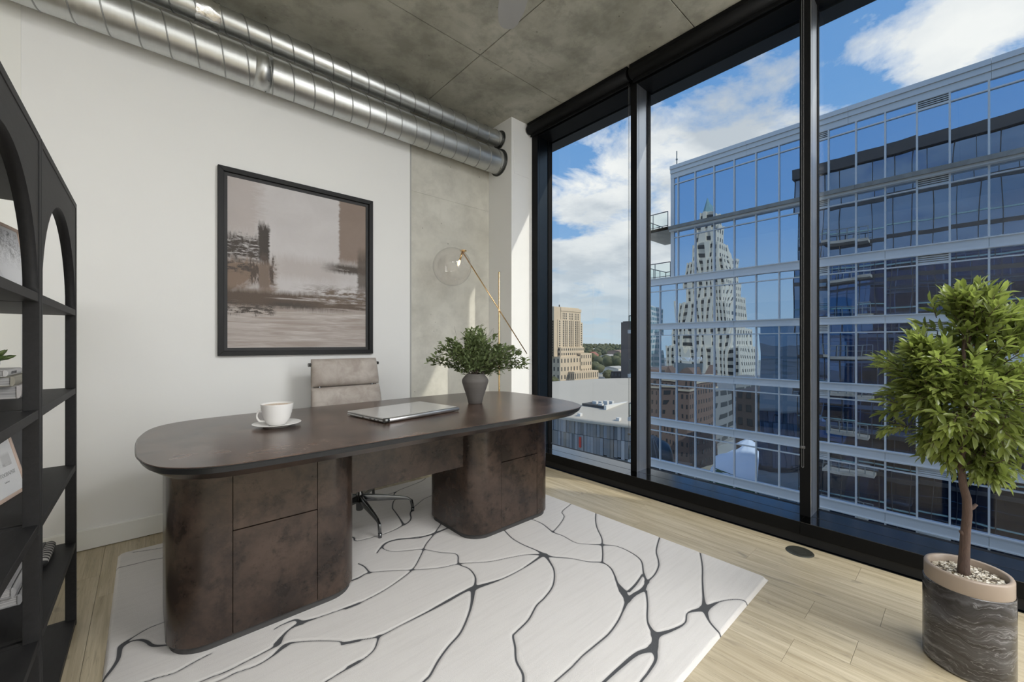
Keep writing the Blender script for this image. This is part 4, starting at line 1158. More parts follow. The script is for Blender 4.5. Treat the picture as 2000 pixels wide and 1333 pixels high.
def leaning_frame(name, loc, yawz, lean, w, h, border, pm, label):
    """frame in the local YZ plane facing +X, bottom edge centred at the origin, leaning back"""
    t = thing(name, loc, label, 'picture frame')
    t.rotation_euler = (0, -lean, yawz)
    fw = 0.011
    for (a, b, c, d) in ((-w / 2, w / 2, 0, fw), (-w / 2, w / 2, h - fw, h), (-w / 2, -w / 2 + fw, fw, h - fw), (w / 2 - fw, w / 2, fw, h - fw)):
        MB().box(-0.006, 0.004, a, b, c, d).build('frame_rail', oakm, t, local=True, bevel=0.0008, seg=1)
    MB().box(-0.005, 0.0, -w / 2 + fw, w / 2 - fw, fw, h - fw).build('mat', matm, t, local=True)
    MB().box(0.0, 0.0008, -w / 2 + border, w / 2 - border, border * (2.6 if border > 0.03 else 1), h - border).build('print', pm, t, local=True)
    MB().box(0.0, 0.0016, -w / 2 + fw, w / 2 - fw, fw, h - fw).build('glazing', glass_pane('print_glass', (0.97, 0.97, 0.97), 0.8), t, local=True)
    return t
yaw_f = -math.atan2(0.030, 0.162)
f2 = leaning_frame('framed_print', (-0.331, 2.140, LV[2]), yaw_f, R(13), 0.205, 0.298, 0.040, print_m('tree'), 'pale wood framed photography print of a tree, leaning on the middle shelf')
ink = simple('print_ink', (0.42, 0.42, 0.42), 0.6)
text_obj('print_lettering', 'PHOTOGRAPHY', 0.018, ink, f2, (0.0010, 0.0, 0.078), (PI / 2, 0, PI / 2), 0.0002)
text_obj('print_lettering', 'Landscape', 0.007, ink, f2, (0.0010, 0.0, 0.054), (PI / 2, 0, PI / 2), 0.0002)
leaning_frame('framed_print', (-0.330, 2.07, LV[4]), yaw_f, R(9), 0.36, 0.262, 0.022, print_m('branches'), 'pale wood framed black and white branches print, leaning on the top shelf')
dk = thing('magazine', (-0.345, 2.365, LV[2]), 'dark grey magazine with a white letter behind the tree print', 'magazine')
dk.rotation_euler = (0, -R(5), yaw_f - 0.04)
nmag = NT('dark_stone_cover'); nmag.pbr(nmag.mix(nmag.noise(nmag.pos(), 16, 7, 0.7, 0.8), (0.018, 0.018, 0.02), (0.10, 0.10, 0.105)), 0.4)
MB().box(-0.006, 0.0, -0.13, 0.13, 0.0, 0.288).build('cover', nmag.m, dk, local=True, bevel=0.001, seg=1)
text_obj('cover_lettering', 'I', 0.085, matm, dk, (0.0008, -0.045, 0.155), (PI / 2, 0, PI / 2), 0.0003)
text_obj('cover_lettering', 'V', 0.085, matm, dk, (0.0008, -0.035, 0.245), (PI / 2, 0, PI / 2), 0.0003)

z1 = LV[1]
lying_book(-0.300, 2.05, z1, 0.22, 0.25, 0.034, (0.27, 0.265, 0.27), 'light grey book at the bottom on the lowest bookshelf level')
lying_book(-0.312, 2.04, z1 + 0.0345, 0.21, 0.22, 0.030, (0.36, 0.355, 0.36), 'pale grey book lying on top of another on the low shelf')
nb = thing('striped_notebook', (-0.30, 2.42, z1), 'black notebook with black and white striped rope binding, lying on the low shelf', 'notebook')
MB().box(-0.46, -0.300, 2.33, 2.515, z1, z1 + 0.036).build('cover', simple('black_cover', (0.02, 0.02, 0.021), 0.5), nb, bevel=0.003)
ns = NT('striped_binding'); pp = ns.pos(); sx, sy, sz = ns.sep(pp)
ws = ns.math('FRACT', ns.math('MULTIPLY', ns.math('ADD', sy, ns.math('MULTIPLY', sz, 0.55)), 42.0))
ns.pbr(ns.ramp(ws, [(0.0, (0.02, 0.02, 0.02)), (0.46, (0.02, 0.02, 0.02)), (0.52, (0.42, 0.40, 0.38)), (1.0, (0.42, 0.40, 0.38))]), 0.7)
MB().lathe([(0.004, 2.322), (0.017, 2.328), (0.018, 2.42), (0.017, 2.512), (0.004, 2.518)], (-0.290, 0, z1 + 0.0185), 20, 'y', cap0=True, cap1=True).build('binding', ns.m, nb)

# ================================================================== POTTED TREE
def planter():
    px_, py_ = 2.288, 0.0
    t = thing('potted_tree', (px_, py_, 0), 'small bushy green tree in a dark marble pot with beige rim by the window', 'potted tree')
    n = NT('dark_veined_marble'); p = n.pos()
    warp = n.noise(p, 9, 4, 0.5, 0.2)
    X, Y, Z = n.sep(p)
    zz = n.math('ADD', n.math('MULTIPLY', Z, 1.0), n.math('MULTIPLY', warp, 0.10))
    ln = n.noise(n.comb(n.math('MULTIPLY', X, 1.5), n.math('MULTIPLY', Y, 1.5), n.math('MULTIPLY', zz, 12.0)), 1.0, 7, 0.68, 0.5)
    thin = n.noise(n.comb(n.math('MULTIPLY', X, 2.5), n.math('MULTIPLY', Y, 2.5), n.math('MULTIPLY', zz, 26.0)), 1.0, 5, 0.6, 1.2)
    c = n.mix(n.ramp(ln, [(0.44, 0.0), (0.64, 1.0)]), (0.024, 0.021, 0.019), (0.085, 0.082, 0.086))
    c = n.mix(n.ramp(ln, [(0.58, 0.0), (0.66, 0.7), (0.72, 0.2)]), c, (0.27, 0.265, 0.275))
    c = n.mix(n.ramp(thin, [(0.488, 0.0), (0.497, 0.4), (0.503, 0.4), (0.512, 0.0)]), c, (0.32, 0.315, 0.325))
    mm = n.pbr(c, 0.20, 0, None, 0.5)
    MB().lathe([(0.0, 0.0), (0.108, 0.0), (0.117, 0.004), (0.119, 0.010), (0.119, 0.300), (0.117, 0.303), (0.106, 0.303)], (px_, py_, 0), 72).build('pot', mm, t)
    rimm = simple('beige_metal_rim', (0.27, 0.215, 0.17), 0.38, var=0.03)
    MB().lathe([(0.1155, 0.300), (0.1155, 0.354), (0.1125, 0.360), (0.104, 0.360), (0.101, 0.357), (0.101, 0.31)], (px_, py_, 0), 72).build('rim', rimm, t)
    soilm = simple('dark_soil', (0.06, 0.045, 0.03), 0.95, var=0.5, scale=60, bump=0.6)
    rg = random.Random(21)
    so = MB(); st = 14
    so.lathe([(0.0, 0.338), (0.03, 0.338), (0.07, 0.334), (0.1015, 0.328)], (px_, py_, 0), 40)
    so.v = [(a + 0, b, c_ + rg.uniform(-.004, .004)) for a, b, c_ in so.v]
    so.build('soil', soilm, t)
    peb = MB()
    for k in range(900):
        a = rg.uniform(0, 2 * PI); r = math.sqrt(rg.random()) * 0.096
        if r < 0.016: continue
        s = rg.uniform(0.0018, 0.0058) * (1.0 if rg.random() < .85 else 1.5)
        c0 = (px_ + r * math.cos(a), py_ + r * math.sin(a), 0.338 + s * 0.4 - r * 0.06)
        vv = []
        for kx in range(8):
            q = Vector(((kx & 1) * 2 - 1, ((kx >> 1) & 1) * 2 - 1, (kx >> 2) * 2 - 1)).normalized() * s * rg.uniform(0.75, 1.25)
            vv.append((c0[0] + q.x * 1.2, c0[1] + q.y, c0[2] + q.z * 0.75))
        peb.add(vv, [(0, 2, 3, 1), (4, 5, 7, 6), (0, 1, 5, 4), (2, 6, 7, 3), (0, 4, 6, 2), (1, 3, 7, 5)], False)
    npb = NT('pale_bark_chips'); npb.pbr(npb.ramp(npb.island(), [(0.0, (0.16, 0.125, 0.075)), (0.4, (0.42, 0.37, 0.29)), (1.0, (0.72, 0.69, 0.62))]), 0.85)
    peb.build('chips', npb.m, t, kind='stuff')
    nb_ = NT('brown_bark'); pb = nb_.pos(); fb_ = nb_.noise(nb_.mapv(pb, (40, 40, 9)), 3.0, 5, 0.7, 0.5)
    bark = nb_.pbr(nb_.mix(fb_, (0.035, 0.022, 0.017), (0.12, 0.075, 0.058)), 0.85, 0, nb_.bump(fb_, 0.8, 0.006))
    # trunk: leans and bends (right is -Y, towards the view's right)
    rv = Vector((0.744, -0.668, 0)); fw = Vector((0.668, 0.744, 0))
    P0 = Vector((px_, py_, 0)) - rv * 0.014
    tp = [P0 + rv * a + fw * b + Vector((0, 0, z)) for a, b, z in ((0.002, 0, 0.325), (0.0, 0, 0.36), (0.004, 0, 0.43), (0.010, 0.002, 0.50), (0.014, 0.0, 0.56), (0.008, -0.004, 0.62), (-0.006, -0.004, 0.67), (-0.010, 0, 0.74), (0.0, 0.004, 0.85), (0.006, 0.0, 1.0), (0.0, 0.0, 1.18), (0.004, 0.0, 1.32))]
    tr = [0.021, 0.0165, 0.0145, 0.0135, 0.0135, 0.0125, 0.0115, 0.0105, 0.0095, 0.0075, 0.005, 0.003]
    MB().tube(tp, tr, 16).build('trunk', bark, t)
    for (i, sx, ln_) in ((4, 1, 0.034), (3, -1, 0.020)):
        b0 = tp[i] + Vector((0, 0, 0.02 * sx))
        MB().tube([b0, b0 + rv * sx * ln_ * 0.6 + Vector((0, 0, 0.006)), b0 + rv * sx * ln_ + Vector((0, 0, 0.018))], [0.009, 0.0065, 0.005], 10).build('branch_stub', bark, t)
    # crown: lumpy ball of leafy twigs
    cen = Vector((px_, py_, 1.045)) + rv * 0.005
    lobes = []
    for q in ((0, 0, 0, .24), (-.13, 0, .08, .16), (-.14, 0.02, -.12, .145), (.14, 0, .10, .17), (.15, 0.0, -.10, .15), (0.02, 0, .22, .15), (.06, -.12, .0, .19), (-.08, -.10, -.05, .17), (.0, .14, .03, .18), (0.07, 0, -.24, .11), (-.05, 0.02, -.22, .115), (.13, -.04, .23, .10), (-.20, -.02, -.0, .075), (-.195, -.02, .115, .07), (0.005, -.02, .315, .085), (.02, -.05, -.31, .05)):
        lobes.append((cen + rv * q[0] + fw * q[1] + Vector((0, 0, q[2])), q[3]))
    lm = leaf_m('bright_green_leaf', (0.115, 0.15, 0.036), (0.29, 0.345, 0.105), 0.42, 0.28)
    cands = []
    tw = MB()
    for k in range(620):
        c0, r0 = lobes[k % len(lobes)] if rg.random() < 0.7 else rg.choice(lobes)
        d = Vector((rg.gauss(0, 1), rg.gauss(0, 1), rg.gauss(0, 1))).normalized()
        rr = r0 * (rg.random() ** 0.33)
        tip = c0 + d * rr
        outd = (tip - cen).normalized() * 0.75 + d * 0.4 + Vector((rg.uniform(-.3, .3), rg.uniform(-.3, .3), rg.uniform(-.05, .45)))
        outd.normalize()
        L = rg.uniform(0.05, 0.085)
        root = tip - outd * L
        tw.tube([root, root + outd * L * .5 + Vector((0, 0, .003)), tip], [0.0020, 0.0015, 0.0008], 4)
        nl = rg.randint(8, 11)
        for j in range(nl):
            f = (j + 0.6) / nl
            b = root.lerp(tip, f)
            a = j * 2.4 + k
            o1 = outd.orthogonal().normalized(); o2 = outd.cross(o1)
            sd = o1 * math.cos(a) + o2 * math.sin(a)
            dv = outd * (0.55 + 0.5 * f) + sd * (0.95 - 0.45 * f) + Vector((rg.uniform(-.25, .25), rg.uniform(-.25, .25), rg.uniform(-.2, .25)))
            if j == nl - 1: dv = outd
            ll = rg.uniform(0.036, 0.056)
            cands.append((b, dv, Vector((rg.uniform(-.6, .6), rg.uniform(-.6, .6), 1)), ll, ll * rg.uniform(0.30, 0.40)))
    tw.build('twigs', bark, t, kind='stuff')
    # branches carrying the lobes
    for c0, r0 in lobes[1:12]:
        i = min(range(len(tp)), key=lambda q: abs(tp[q].z - (c0.z - 0.10)))
        i = max(i, 7)
        s = tp[i]
        mid = s.lerp(c0, .5) + Vector((0, 0, -.012))
        MB().tube([s, mid, c0], [tr[i] * .6, 0.0045, 0.0022], 8).build('branch', bark, t)
    cands.sort(key=lambda q: (Vector((0, 0, EYE)) - q[0]).length - 0.6 * q[3])
    near = cands[:300]; rest = cands[300:]
    lv = MB()
    for q in rest: add_leaf(lv, *q)
    lv.build('leaves', lm, t, kind='stuff')
    for q in near:
        m = MB(); add_leaf(m, *q); m.build('leaf', lm, t)
planter()

# ================================================================== THE CITY OUTSIDE
GZ = -38.0
def ext_ground():
    n = NT('city_ground'); p = n.pos()
    a = n.noise(p, 0.010, 6, 0.65); b = n.noise(p, 0.05, 6, 0.7)
    c = n.mix(n.ramp(a, [(0.42, 0.0), (0.58, 1.0)]), (0.22, 0.22, 0.17), (0.40, 0.395, 0.36))
    c = n.mix(n.ramp(b, [(0.52, 0.0), (0.58, 0.8)]), c, (0.46, 0.45, 0.42))
    n.pbr(n.mix(0.0, c, c), 0.9)
    o = MB().add([(-900, -900, GZ), (7000, -900, GZ), (7000, 7000, GZ), (-900, 7000, GZ)], [(0, 1, 2, 3)]).build('ground', n.m)
    tag(o, 'city ground far below, greenish grey lots reaching the horizon', 'ground'); o['kind'] = 'structure'
ext_ground()
MT['road'] = simple('pale_concrete_road', (0.36, 0.35, 0.32), 0.85, scale=0.2, var=0.12)
MT['asphalt'] = simple('asphalt', (0.26, 0.255, 0.24), 0.9, scale=0.5, var=0.2)
lot = MB().box(255, 430, 150, 236, GZ, GZ + 0.15).build('parking_lot', MT['road']); tag(lot, 'pale parking lot in front of the tan stone tower', 'parking lot'); lot['kind'] = 'structure'
st = MB().box(3.6, 25.5, -160, 400, GZ, GZ + 0.1).build('street', MT['asphalt']); tag(st, 'grey street between the two glass buildings', 'street'); st['kind'] = 'structure'

# ---------------------------------------------------------- office building across the street
FX = 26.0
def mirror_glass(name, tint, dark, k, warp=0.0022):
    n = NT(name); p = n.pos(); r = n.rand()
    off = n.math('MULTIPLY', r, 50.0)
    x, y, z = n.sep(p)
    v = n.comb(off, n.math('MULTIPLY', y, 0.55), n.math('MULTIPLY', z, 0.22))
    h = n.noise(v, 1.0, 1.0, 0.4)
    nrm = n.bump(h, 1.0, warp * 5.5)
    g = n.N('ShaderNodeBsdfGlossy'); g.inputs['Roughness'].default_value = 0.0; n.put(g.inputs[0], tint); n.L(nrm, g.inputs['Normal'])
    d = n.N('ShaderNodeBsdfDiffuse'); n.put(d.inputs[0], n.mix(r, dark, tuple(q * 1.8 for q in dark)))
    lw = n.N('ShaderNodeLayerWeight'); lw.inputs[0].default_value = 0.5
    f = n.math('ADD', n.math('MULTIPLY', n.math('POWER', lw.outputs['Facing'], 4.0), 1.0 - k), k, True)
    m = n.N('ShaderNodeMixShader'); n.L(f, m.inputs[0]); n.L(d.outputs[0], m.inputs[1]); n.L(g.outputs[0], m.inputs[2])
    n.L(m.outputs[0], n.out.inputs[0])
    return n.m
MT['mirror'] = mirror_glass('blue_mirror_glass', (0.60, 0.74, 0.92), (0.006, 0.012, 0.022), 0.80)
MT['facadewhite'] = simple('white_facade_aluminium', (0.95, 0.945, 0.93), 0.5, 0.0, var=0.02, scale=0.6)
MT['facadeseam'] = simple('facade_seam', (0.30, 0.30, 0.31), 0.6)
MT['slabconc'] = concrete('slab_concrete', (0.30, 0.285, 0.25), (0.46, 0.445, 0.41), 0.6, 0.5)
MT['louvre'] = simple('dark_louvre_gap', (0.035, 0.04, 0.048), 0.7)
MT['rail'] = simple('grey_steel_rail', (0.16, 0.19, 0.205), 0.45)

MY = [12.644, 11.53, 10.37, 9.22, 8.06, 6.92, 5.90, 4.73, 3.65, 2.585, 1.52, 0.51, -0.60, -1.72, -2.86, -4.0]   # vertical joints
def office():
    t = thing('office_building', (FX, 4, GZ), 'blue mirror glass office building with white bands across the street', 'building')
    T = lambda n, mb, m, par=t, **k: mb.build(n, m, par, **k)
    EU, EL = 13.134, 15.43          # left edge of the upper two floors, of the lower floors
    YE = -4.0
    # core behind the glass
    T('core', MB().box(FX + 0.25, FX + 16, YE, EU - 0.15, 5.2, 12.5).box(FX + 0.25, FX + 16, YE, EL - 0.15, GZ, 5.2), simple('dark_core', (0.02, 0.024, 0.03), 0.9))
    # right part beyond the frame, seen from the side or in reflections
    T('facade_rest', MB().box(FX, FX + 16, -60, YE - 0.02, GZ, 12.0), MT['mirror'])
    T('lower_facade', MB().box(FX + 0.02, FX + 16, YE, EL - 0.05, GZ, -10.4), MT['mirror'])
    # parapet in three stepped courses, each in panels
    for (za, zb, dx) in ((12.10, 12.42, 0.10), (12.42, 12.68, 0.16), (12.68, 12.92, 0.22)):
        y = EU
        k = 0
        while y > -40:
            y2 = max(y - 4.6, -40)
            T('parapet_panel', MB().box(FX - dx, FX + 0.6, y2 + 0.008, y, za, zb - 0.012), MT['facadewhite'])
            y = y2
    T('roof', MB().box(FX + 0.6, FX + 16, -40, EU, 12.3, 12.6), MT['slabconc'])
    # horizontal bands between the floors
    bands = [(8.60, 8.90, 'slab'), (5.14, 5.62, 'b'), (2.15, 2.56, 'b'), (-1.18, -0.76, 'b'), (-4.34, -3.86, 'b'), (-7.24, -6.70, 'b'), (-10.40, -9.86, 'b')]
    for za, zb, kd in bands:
        ed = EU if za > 5.5 else EL
        if kd == 'slab':
            y = 15.35
            for y2 in (9.22, 3.65, -2.86, -9, -40):
                T('slab_edge', MB().box(FX - 0.42, FX + 0.3, y2 + 0.01, y, za + 0.10, zb), MT['slabconc'])
                y = y2
            T('slab_soffit', MB().box(FX - 0.30, FX + 0.3, -40, EU, za - 0.02, za + 0.10), MT['facadewhite'])
        else:
            y = ed; k = 0
            for y2 in [MY[3], MY[6], MY[9], MY[12], YE, -14, -27, -40]:
                T('spandrel_panel', MB().box(FX - 0.12, FX + 0.2, y2 + 0.006, y - 0.006, za + 0.05, zb - 0.05), MT['facadewhite'])
                y = y2
            T('band_trim', MB().box(FX - 0.17, FX + 0.2, -40, ed, za, za + 0.05), MT['facadewhite'])
            T('band_trim', MB().box(FX - 0.17, FX + 0.2, -40, ed, zb - 0.05, zb), MT['facadewhite'])
    # glazing floor by floor
    levels = [(8.90, 12.10), (5.62, 8.58), (2.56, 5.14), (-0.76, 2.15), (-3.86, -1.18), (-6.70, -4.34), (-9.86, -7.24)]
    rg = random.Random(4)
    for li, (za, zb) in enumerate(levels):
        left = [12.94] if li < 2 else [15.24, 13.91]
        js = left + MY
        if li >= 2: js[2] = 12.76
        zt = zb - 0.40
        T('transom', MB().box(FX - 0.07, FX + 0.02, YE, js[0], zt - 0.028, zt + 0.028), MT['facadewhite'])
        for i, y in enumerate(js):
            T('mullion', MB().box(FX - 0.09, FX + 0.02, y - 0.032, y + 0.032, za, zb), MT['facadewhite'])
            if i == len(js) - 1: break
            y2 = js[i + 1]
            louv = (abs(y - 1.52) < .01) or (abs(y - 5.90) < .01) or (abs(y + 2.86) < .01)
            for (a, b) in ((za, zt - 0.028), (zt + 0.028, zb)):
                if louv and a > zt:
                    T('louvre_back', MB().box(FX, FX + 0.03, y2 + .03, y - .03, a, b), MT['louvre'])
                    for q in range(4):
                        zq = a + (b - a) * (q + 0.55) / 4.2
                        T('louvre_blade', MB().prism([(FX - 0.06, zq - 0.035), (FX - 0.055, zq - 0.045), (FX - 0.0, zq + 0.015), (FX - 0.0, zq + 0.028)], y2 + .03, y - .03, 'y'), MT['facadewhite'])
                    continue
                # each pane hangs slightly out of true
                t1, t2 = rg.gauss(0, 0.0022), rg.gauss(0, 0.0022)
                cy, cz = (y + y2) / 2, (a + b) / 2
                f = lambda yy, zz: FX + (yy - cy) * t1 + (zz - cz) * t2
                ya, yb = y2 + 0.03, y - 0.03
                T('window_pane', MB().add([(f(ya, a), ya, a), (f(yb, a), yb, a), (f(yb, b), yb, b), (f(ya, b), ya, b),
                                            (FX + 0.05, ya, a), (FX + 0.05, yb, a), (FX + 0.05, yb, b), (FX + 0.05, ya, b)],
                                           [(0, 3, 2, 1), (4, 5, 6, 7), (0, 1, 5, 4), (2, 3, 7, 6), (1, 2, 6, 5), (0, 4, 7, 3)]), MT['mirror'])
    T('corner_post', MB().box(FX - 0.08, FX + 16, EU - 0.2, EU, 5.62, 12.1), MT['facadewhite'])
    T('corner_post', MB().box(FX - 0.08, FX + 16, EL - 0.2, EL, GZ, 5.14), MT['facadewhite'])
    # antenna on the parapet
    T('antenna', MB().tube([(FX + 0.3, 12.9, 12.9), (FX + 0.3, 12.9, 14.0)], 0.035, 8).ball((FX + 0.3, 12.9, 13.45), 0.07, 8, 6), MT['rail'])
    # balconies and terrace on the left flank
    def rail(x0, x1, y0, y1, zf, open_side):
        h = 1.02
        rb = MB()
        segs = [((x0, y0), (x0, y1)), ((x0, y1), (x1, y1)), ((x1, y1), (x1, y0))]
        for (a, b) in segs:
            rb.tube([(a[0], a[1], zf + h), (b[0], b[1], zf + h)], 0.032, 6).tube([(a[0], a[1], zf + 0.10), (b[0], b[1], zf + 0.10)], 0.022, 6)
            nn = max(2, int(round(math.hypot(b[0] - a[0], b[1] - a[1]) / 1.0)))
            for i in range(nn + 1):
                q = (a[0] + (b[0] - a[0]) * i / nn, a[1] + (b[1] - a[1]) * i / nn)
                rb.tube([(q[0], q[1], zf), (q[0], q[1], zf + h)], 0.026, 6)
            T('rail_glass', MB().add([(a[0], a[1], zf + .13), (b[0], b[1], zf + .13), (b[0], b[1], zf + h - .05), (a[0], a[1], zf + h - .05)], [(0, 1, 2, 3)]), MT['railglass'])
        T('railing', rb, MT['rail'])
    T('balcony_slab', MB().box(FX - 0.42, FX + 3.4, EU, 15.35, 8.68, 8.90), MT['slabconc'])
    rail(FX - 0.36, FX + 3.3, EU + 0.05, 15.28, 8.90, 'r')
    T('terrace_slab', MB().box(FX - 0.10, FX + 16, EU, EL, 5.2, 5.62), MT['facadewhite'])
    rail(FX - 0.02, FX + 3.6, EU + 0.05, EL - 0.05, 5.62, 'r')
    for zf in (2.2, -1.0, -4.15, -7.25):
        T('balcony_slab', MB().box(FX + 0.1, FX + 2.2, EL, EL + 1.05, zf - 0.26, zf), MT['facadewhite'])
        rail(FX + 0.16, FX + 2.1, EL + 0.02, EL + 0.98, zf, 'r')
    return t
office()

# ---------------------------------------------------------- generic far building with built piers, bands and windows
def far_block(t, x0, x1, y0, y1, z0, z1, m, mw, nx, ny, nf, ww=0.5, hh=0.6, piers=0.0, faces='xXyY', top=0.0, recess=0.25):
    """a box whose faces carry real recessed-looking windows: window boxes sit between proud wall strips"""
    body = MB().box(x0, x1, y0, y1, z0, z1)
    win = MB(); strip = MB()
    def face(ax, c, sgn, a0, a1, n):
        if n <= 0: return
        st = (a1 - a0) / n; fz = (z1 - top - z0) / nf
        for i in range(n):
            for j in range(nf):
                am = a0 + st * (i + 0.5); zb = z0 + fz * (j + 0.5)
                w, h = st * ww / 2, fz * hh / 2
                if ax == 'x': win.box(c - 0.02, c + 0.06 * sgn, am - w, am + w, zb - h, zb + h)
                else: win.box(am - w, am + w, c - 0.02, c + 0.06 * sgn, zb - h, zb + h)
        if piers:
            pd = piers * (1.0 if ax == 'x' else 0.3)
            for i in range(n + 1):
                am = a0 + st * i; w = st * (1 - ww) / 2 * 0.9
                lo, hi = max(am - w, a0 - 0.001), min(am + w, a1 + 0.001)
                if ax == 'x': strip.box(min(c, c + pd * sgn), max(c, c + pd * sgn), lo, hi, z0, z1 + 0.35)
                else: strip.box(lo, hi, min(c, c + pd * sgn), max(c, c + pd * sgn), z0, z1 + 0.35)
    if 'x' in faces: face('x', x0, -1, y0, y1, ny)
    if 'X' in faces: face('x', x1, 1, y0, y1, ny)
    if 'y' in faces: face('y', y0, -1, x0, x1, nx)
    if 'Y' in faces: face('y', y1, 1, x0, x1, nx)
    body.build('block', m, t)
    if win.v: win.build('windows', mw, t, kind='stuff')
    if strip.v: strip.build('piers', m, t, kind='stuff')

def stone(name, a, b): return simple(name, tuple((p + q) / 2 for p, q in zip(a, b)), 0.85, var=0.10, scale=0.35)
MT['limestone'] = stone('tan_limestone', (0.56, 0.46, 0.335), (0.60, 0.50, 0.37))
MT['farwin'] = simple('far_window', (0.055, 0.055, 0.055), 0.25, var=0.3, scale=0.3)
MT['palestone'] = stone('pale_grey_limestone', (0.64, 0.59, 0.50), (0.70, 0.65, 0.56))
MT['brick'] = stone('red_brown_brick', (0.20, 0.135, 0.105), (0.25, 0.165, 0.125))
MT['darkbrick'] = stone('dark_brown_brick', (0.085, 0.065, 0.055), (0.10, 0.08, 0.07))
MT['taupe'] = stone('taupe_panel_wall', (0.135, 0.115, 0.105), (0.16, 0.135, 0.125))
MT['whitewall'] = simple('white_rendered_wall', (0.70, 0.69, 0.66), 0.7, scale=0.3)
MT['teal'] = simple('teal_glass', (0.20, 0.33, 0.36), 0.15, var=0.2, scale=0.4)

def courthouse():
    # nearest corner seen at depth ~350 m; ground at the street level
    X, Y = 264.0, 234.0
    t = thing('stone_tower', (X, Y, GZ), 'tan limestone art deco courthouse tower with rows of dark windows', 'building')
    a, w = MT['limestone'], MT['farwin']
    MB().box(X, X + 31.5, Y + 1.2, Y + 30, -2, 22.0).box(X + 4.4, X + 31.4, Y + 1.4, Y + 30, 22.0, 29.6).build('block', a, t)
    sw, sp = MB(), MB()          # three bays of three tall window strips with floor-by-floor spandrels
    for g in range(3):
        for c_ in range(3):
            xw = X + 7.3 + g * 8.3 + c_ * 2.15
            for j in range(12): sw.box(xw - 0.42, xw + 0.42, Y + 1.10, Y + 1.25, -1.2 + j * 1.92, 0.0 + j * 1.92)
            for j in range(3): sw.box(xw - 0.42, xw + 0.42, Y + 1.30, Y + 1.45, 22.5 + j * 2.0, 24.0 + j * 2.0)
            sp.box(xw + 0.55, xw + 1.6, Y + 0.75, Y + 1.25, -1.8, 21.6)
    for j in range(12): sw.box(X + 2.0, X + 3.2, Y + 1.10, Y + 1.25, -1.2 + j * 1.92, 0.0 + j * 1.92)
    sw.build('windows', w, t, kind='stuff'); sp.build('piers', a, t, kind='stuff')
    far_block(t, X - 6.0, X - 0.02, Y + 3.0, Y + 30, -10, 21.0, a, w, 2, 9, 14, 0.30, 0.5, 0.0, 'xy')
    MB().box(X + 3.9, X + 31.9, Y + 0.95, Y + 30.4, 29.6, 32.2).box(X + 5.4, X + 30.2, Y + 2.4, Y + 29, 32.2, 33.2).build('crown', a, t)
    MB().box(X - 4.4, X + 3.9, Y + 1.9, Y + 30, 21.0, 33.0).build('stair_tower', a, t)
    MB().box(X - 4.45, X + 3.9, Y + 1.55, Y + 1.95, -10, 32.6).build('pilaster', a, t)
    MB().box(X + 31.5, X + 35.0, Y + 2.0, Y + 28, -2, 20.5).build('wing', a, t)
    wb = MB()
    for j in range(10): wb.box(X + 32.6, X + 33.8, Y + 1.92, Y + 2.05, -0.5 + j * 2.05, 0.7 + j * 2.05)
    wb.build('windows', w, t, kind='stuff')
    far_block(t, X - 2.8, X + 34.2, Y - 4.0, Y + 32, GZ, -10.0, a, w, 9, 8, 4, 0.34, 0.5, 0.0)
    far_block(t, X + 1.2, X + 33.0, Y - 1.2, Y + 31, -10, -2, a, w, 11, 8, 2, 0.42, 0.5, 0.0)
    far_block(t, X + 24.0, X + 40.0, Y - 4.5, Y + 20, GZ, -7.5, a, w, 5, 6, 5, 0.34, 0.48, 0.0)
    far_block(t, X + 8.0, X + 42.0, Y - 10.5, Y - 4.1, GZ, -23.0, a, w, 11, 3, 2, 0.34, 0.62, 0.0)
    MB().tube([(X + 12, Y + 10, 33), (X + 12, Y + 10, 36)], 0.5, 8).build('flue', simple('dark_flue', (0.03, 0.03, 0.03), 0.7), t)
courthouse()

def at_plane(px, z, depth):       # ground position seen in direction px at a given depth
    r = (px - 1000) / 798.41
    c, s = math.cos(YAW), math.sin(YAW)
    return depth * (c + s * r), depth * (s - c * r)

t = thing('tower_block', (*at_plane(1222, 0, 268), GZ), 'windowless taupe tower block beside the black mullion', 'building')
x, y = at_plane(1213, 0, 268)
MB().box(x, x + 60, y - 26, y, GZ, 15.1).build('block', MT['taupe'], t)
MB().box(x + 0.8, x + 59, y - 25, y - 0.8, 15.1, 15.7).build('roof_cap', MT['darkbrick'], t)
t = thing('low_building', (*at_plane(1210, 0, 300), GZ), 'dark brick low building with cream end wall below the taupe tower', 'building')
x, y = at_plane(1193, 0, 318)
far_block(t, x, x + 30, y - 15.5, y, GZ, -20.5, MT['darkbrick'], simple('dull_window', (0.11, 0.105, 0.10), 0.4), 0, 5, 4, 0.45, 0.5, 0, 'x')
MB().box(x - 0.5, x + 30, y - 21.5, y - 15.55, GZ, -22.0).build('block', stone('cream_wall', (0.72, 0.66, 0.50), (0.76, 0.70, 0.54)), t)
wb = MB()
for j in range(4): wb.box(x - 0.6, x - 0.45, y - 19.8, y - 18.4, -35 + j * 3.6, -33.2 + j * 3.6)
wb.build('windows', MT['farwin'], t, kind='stuff')

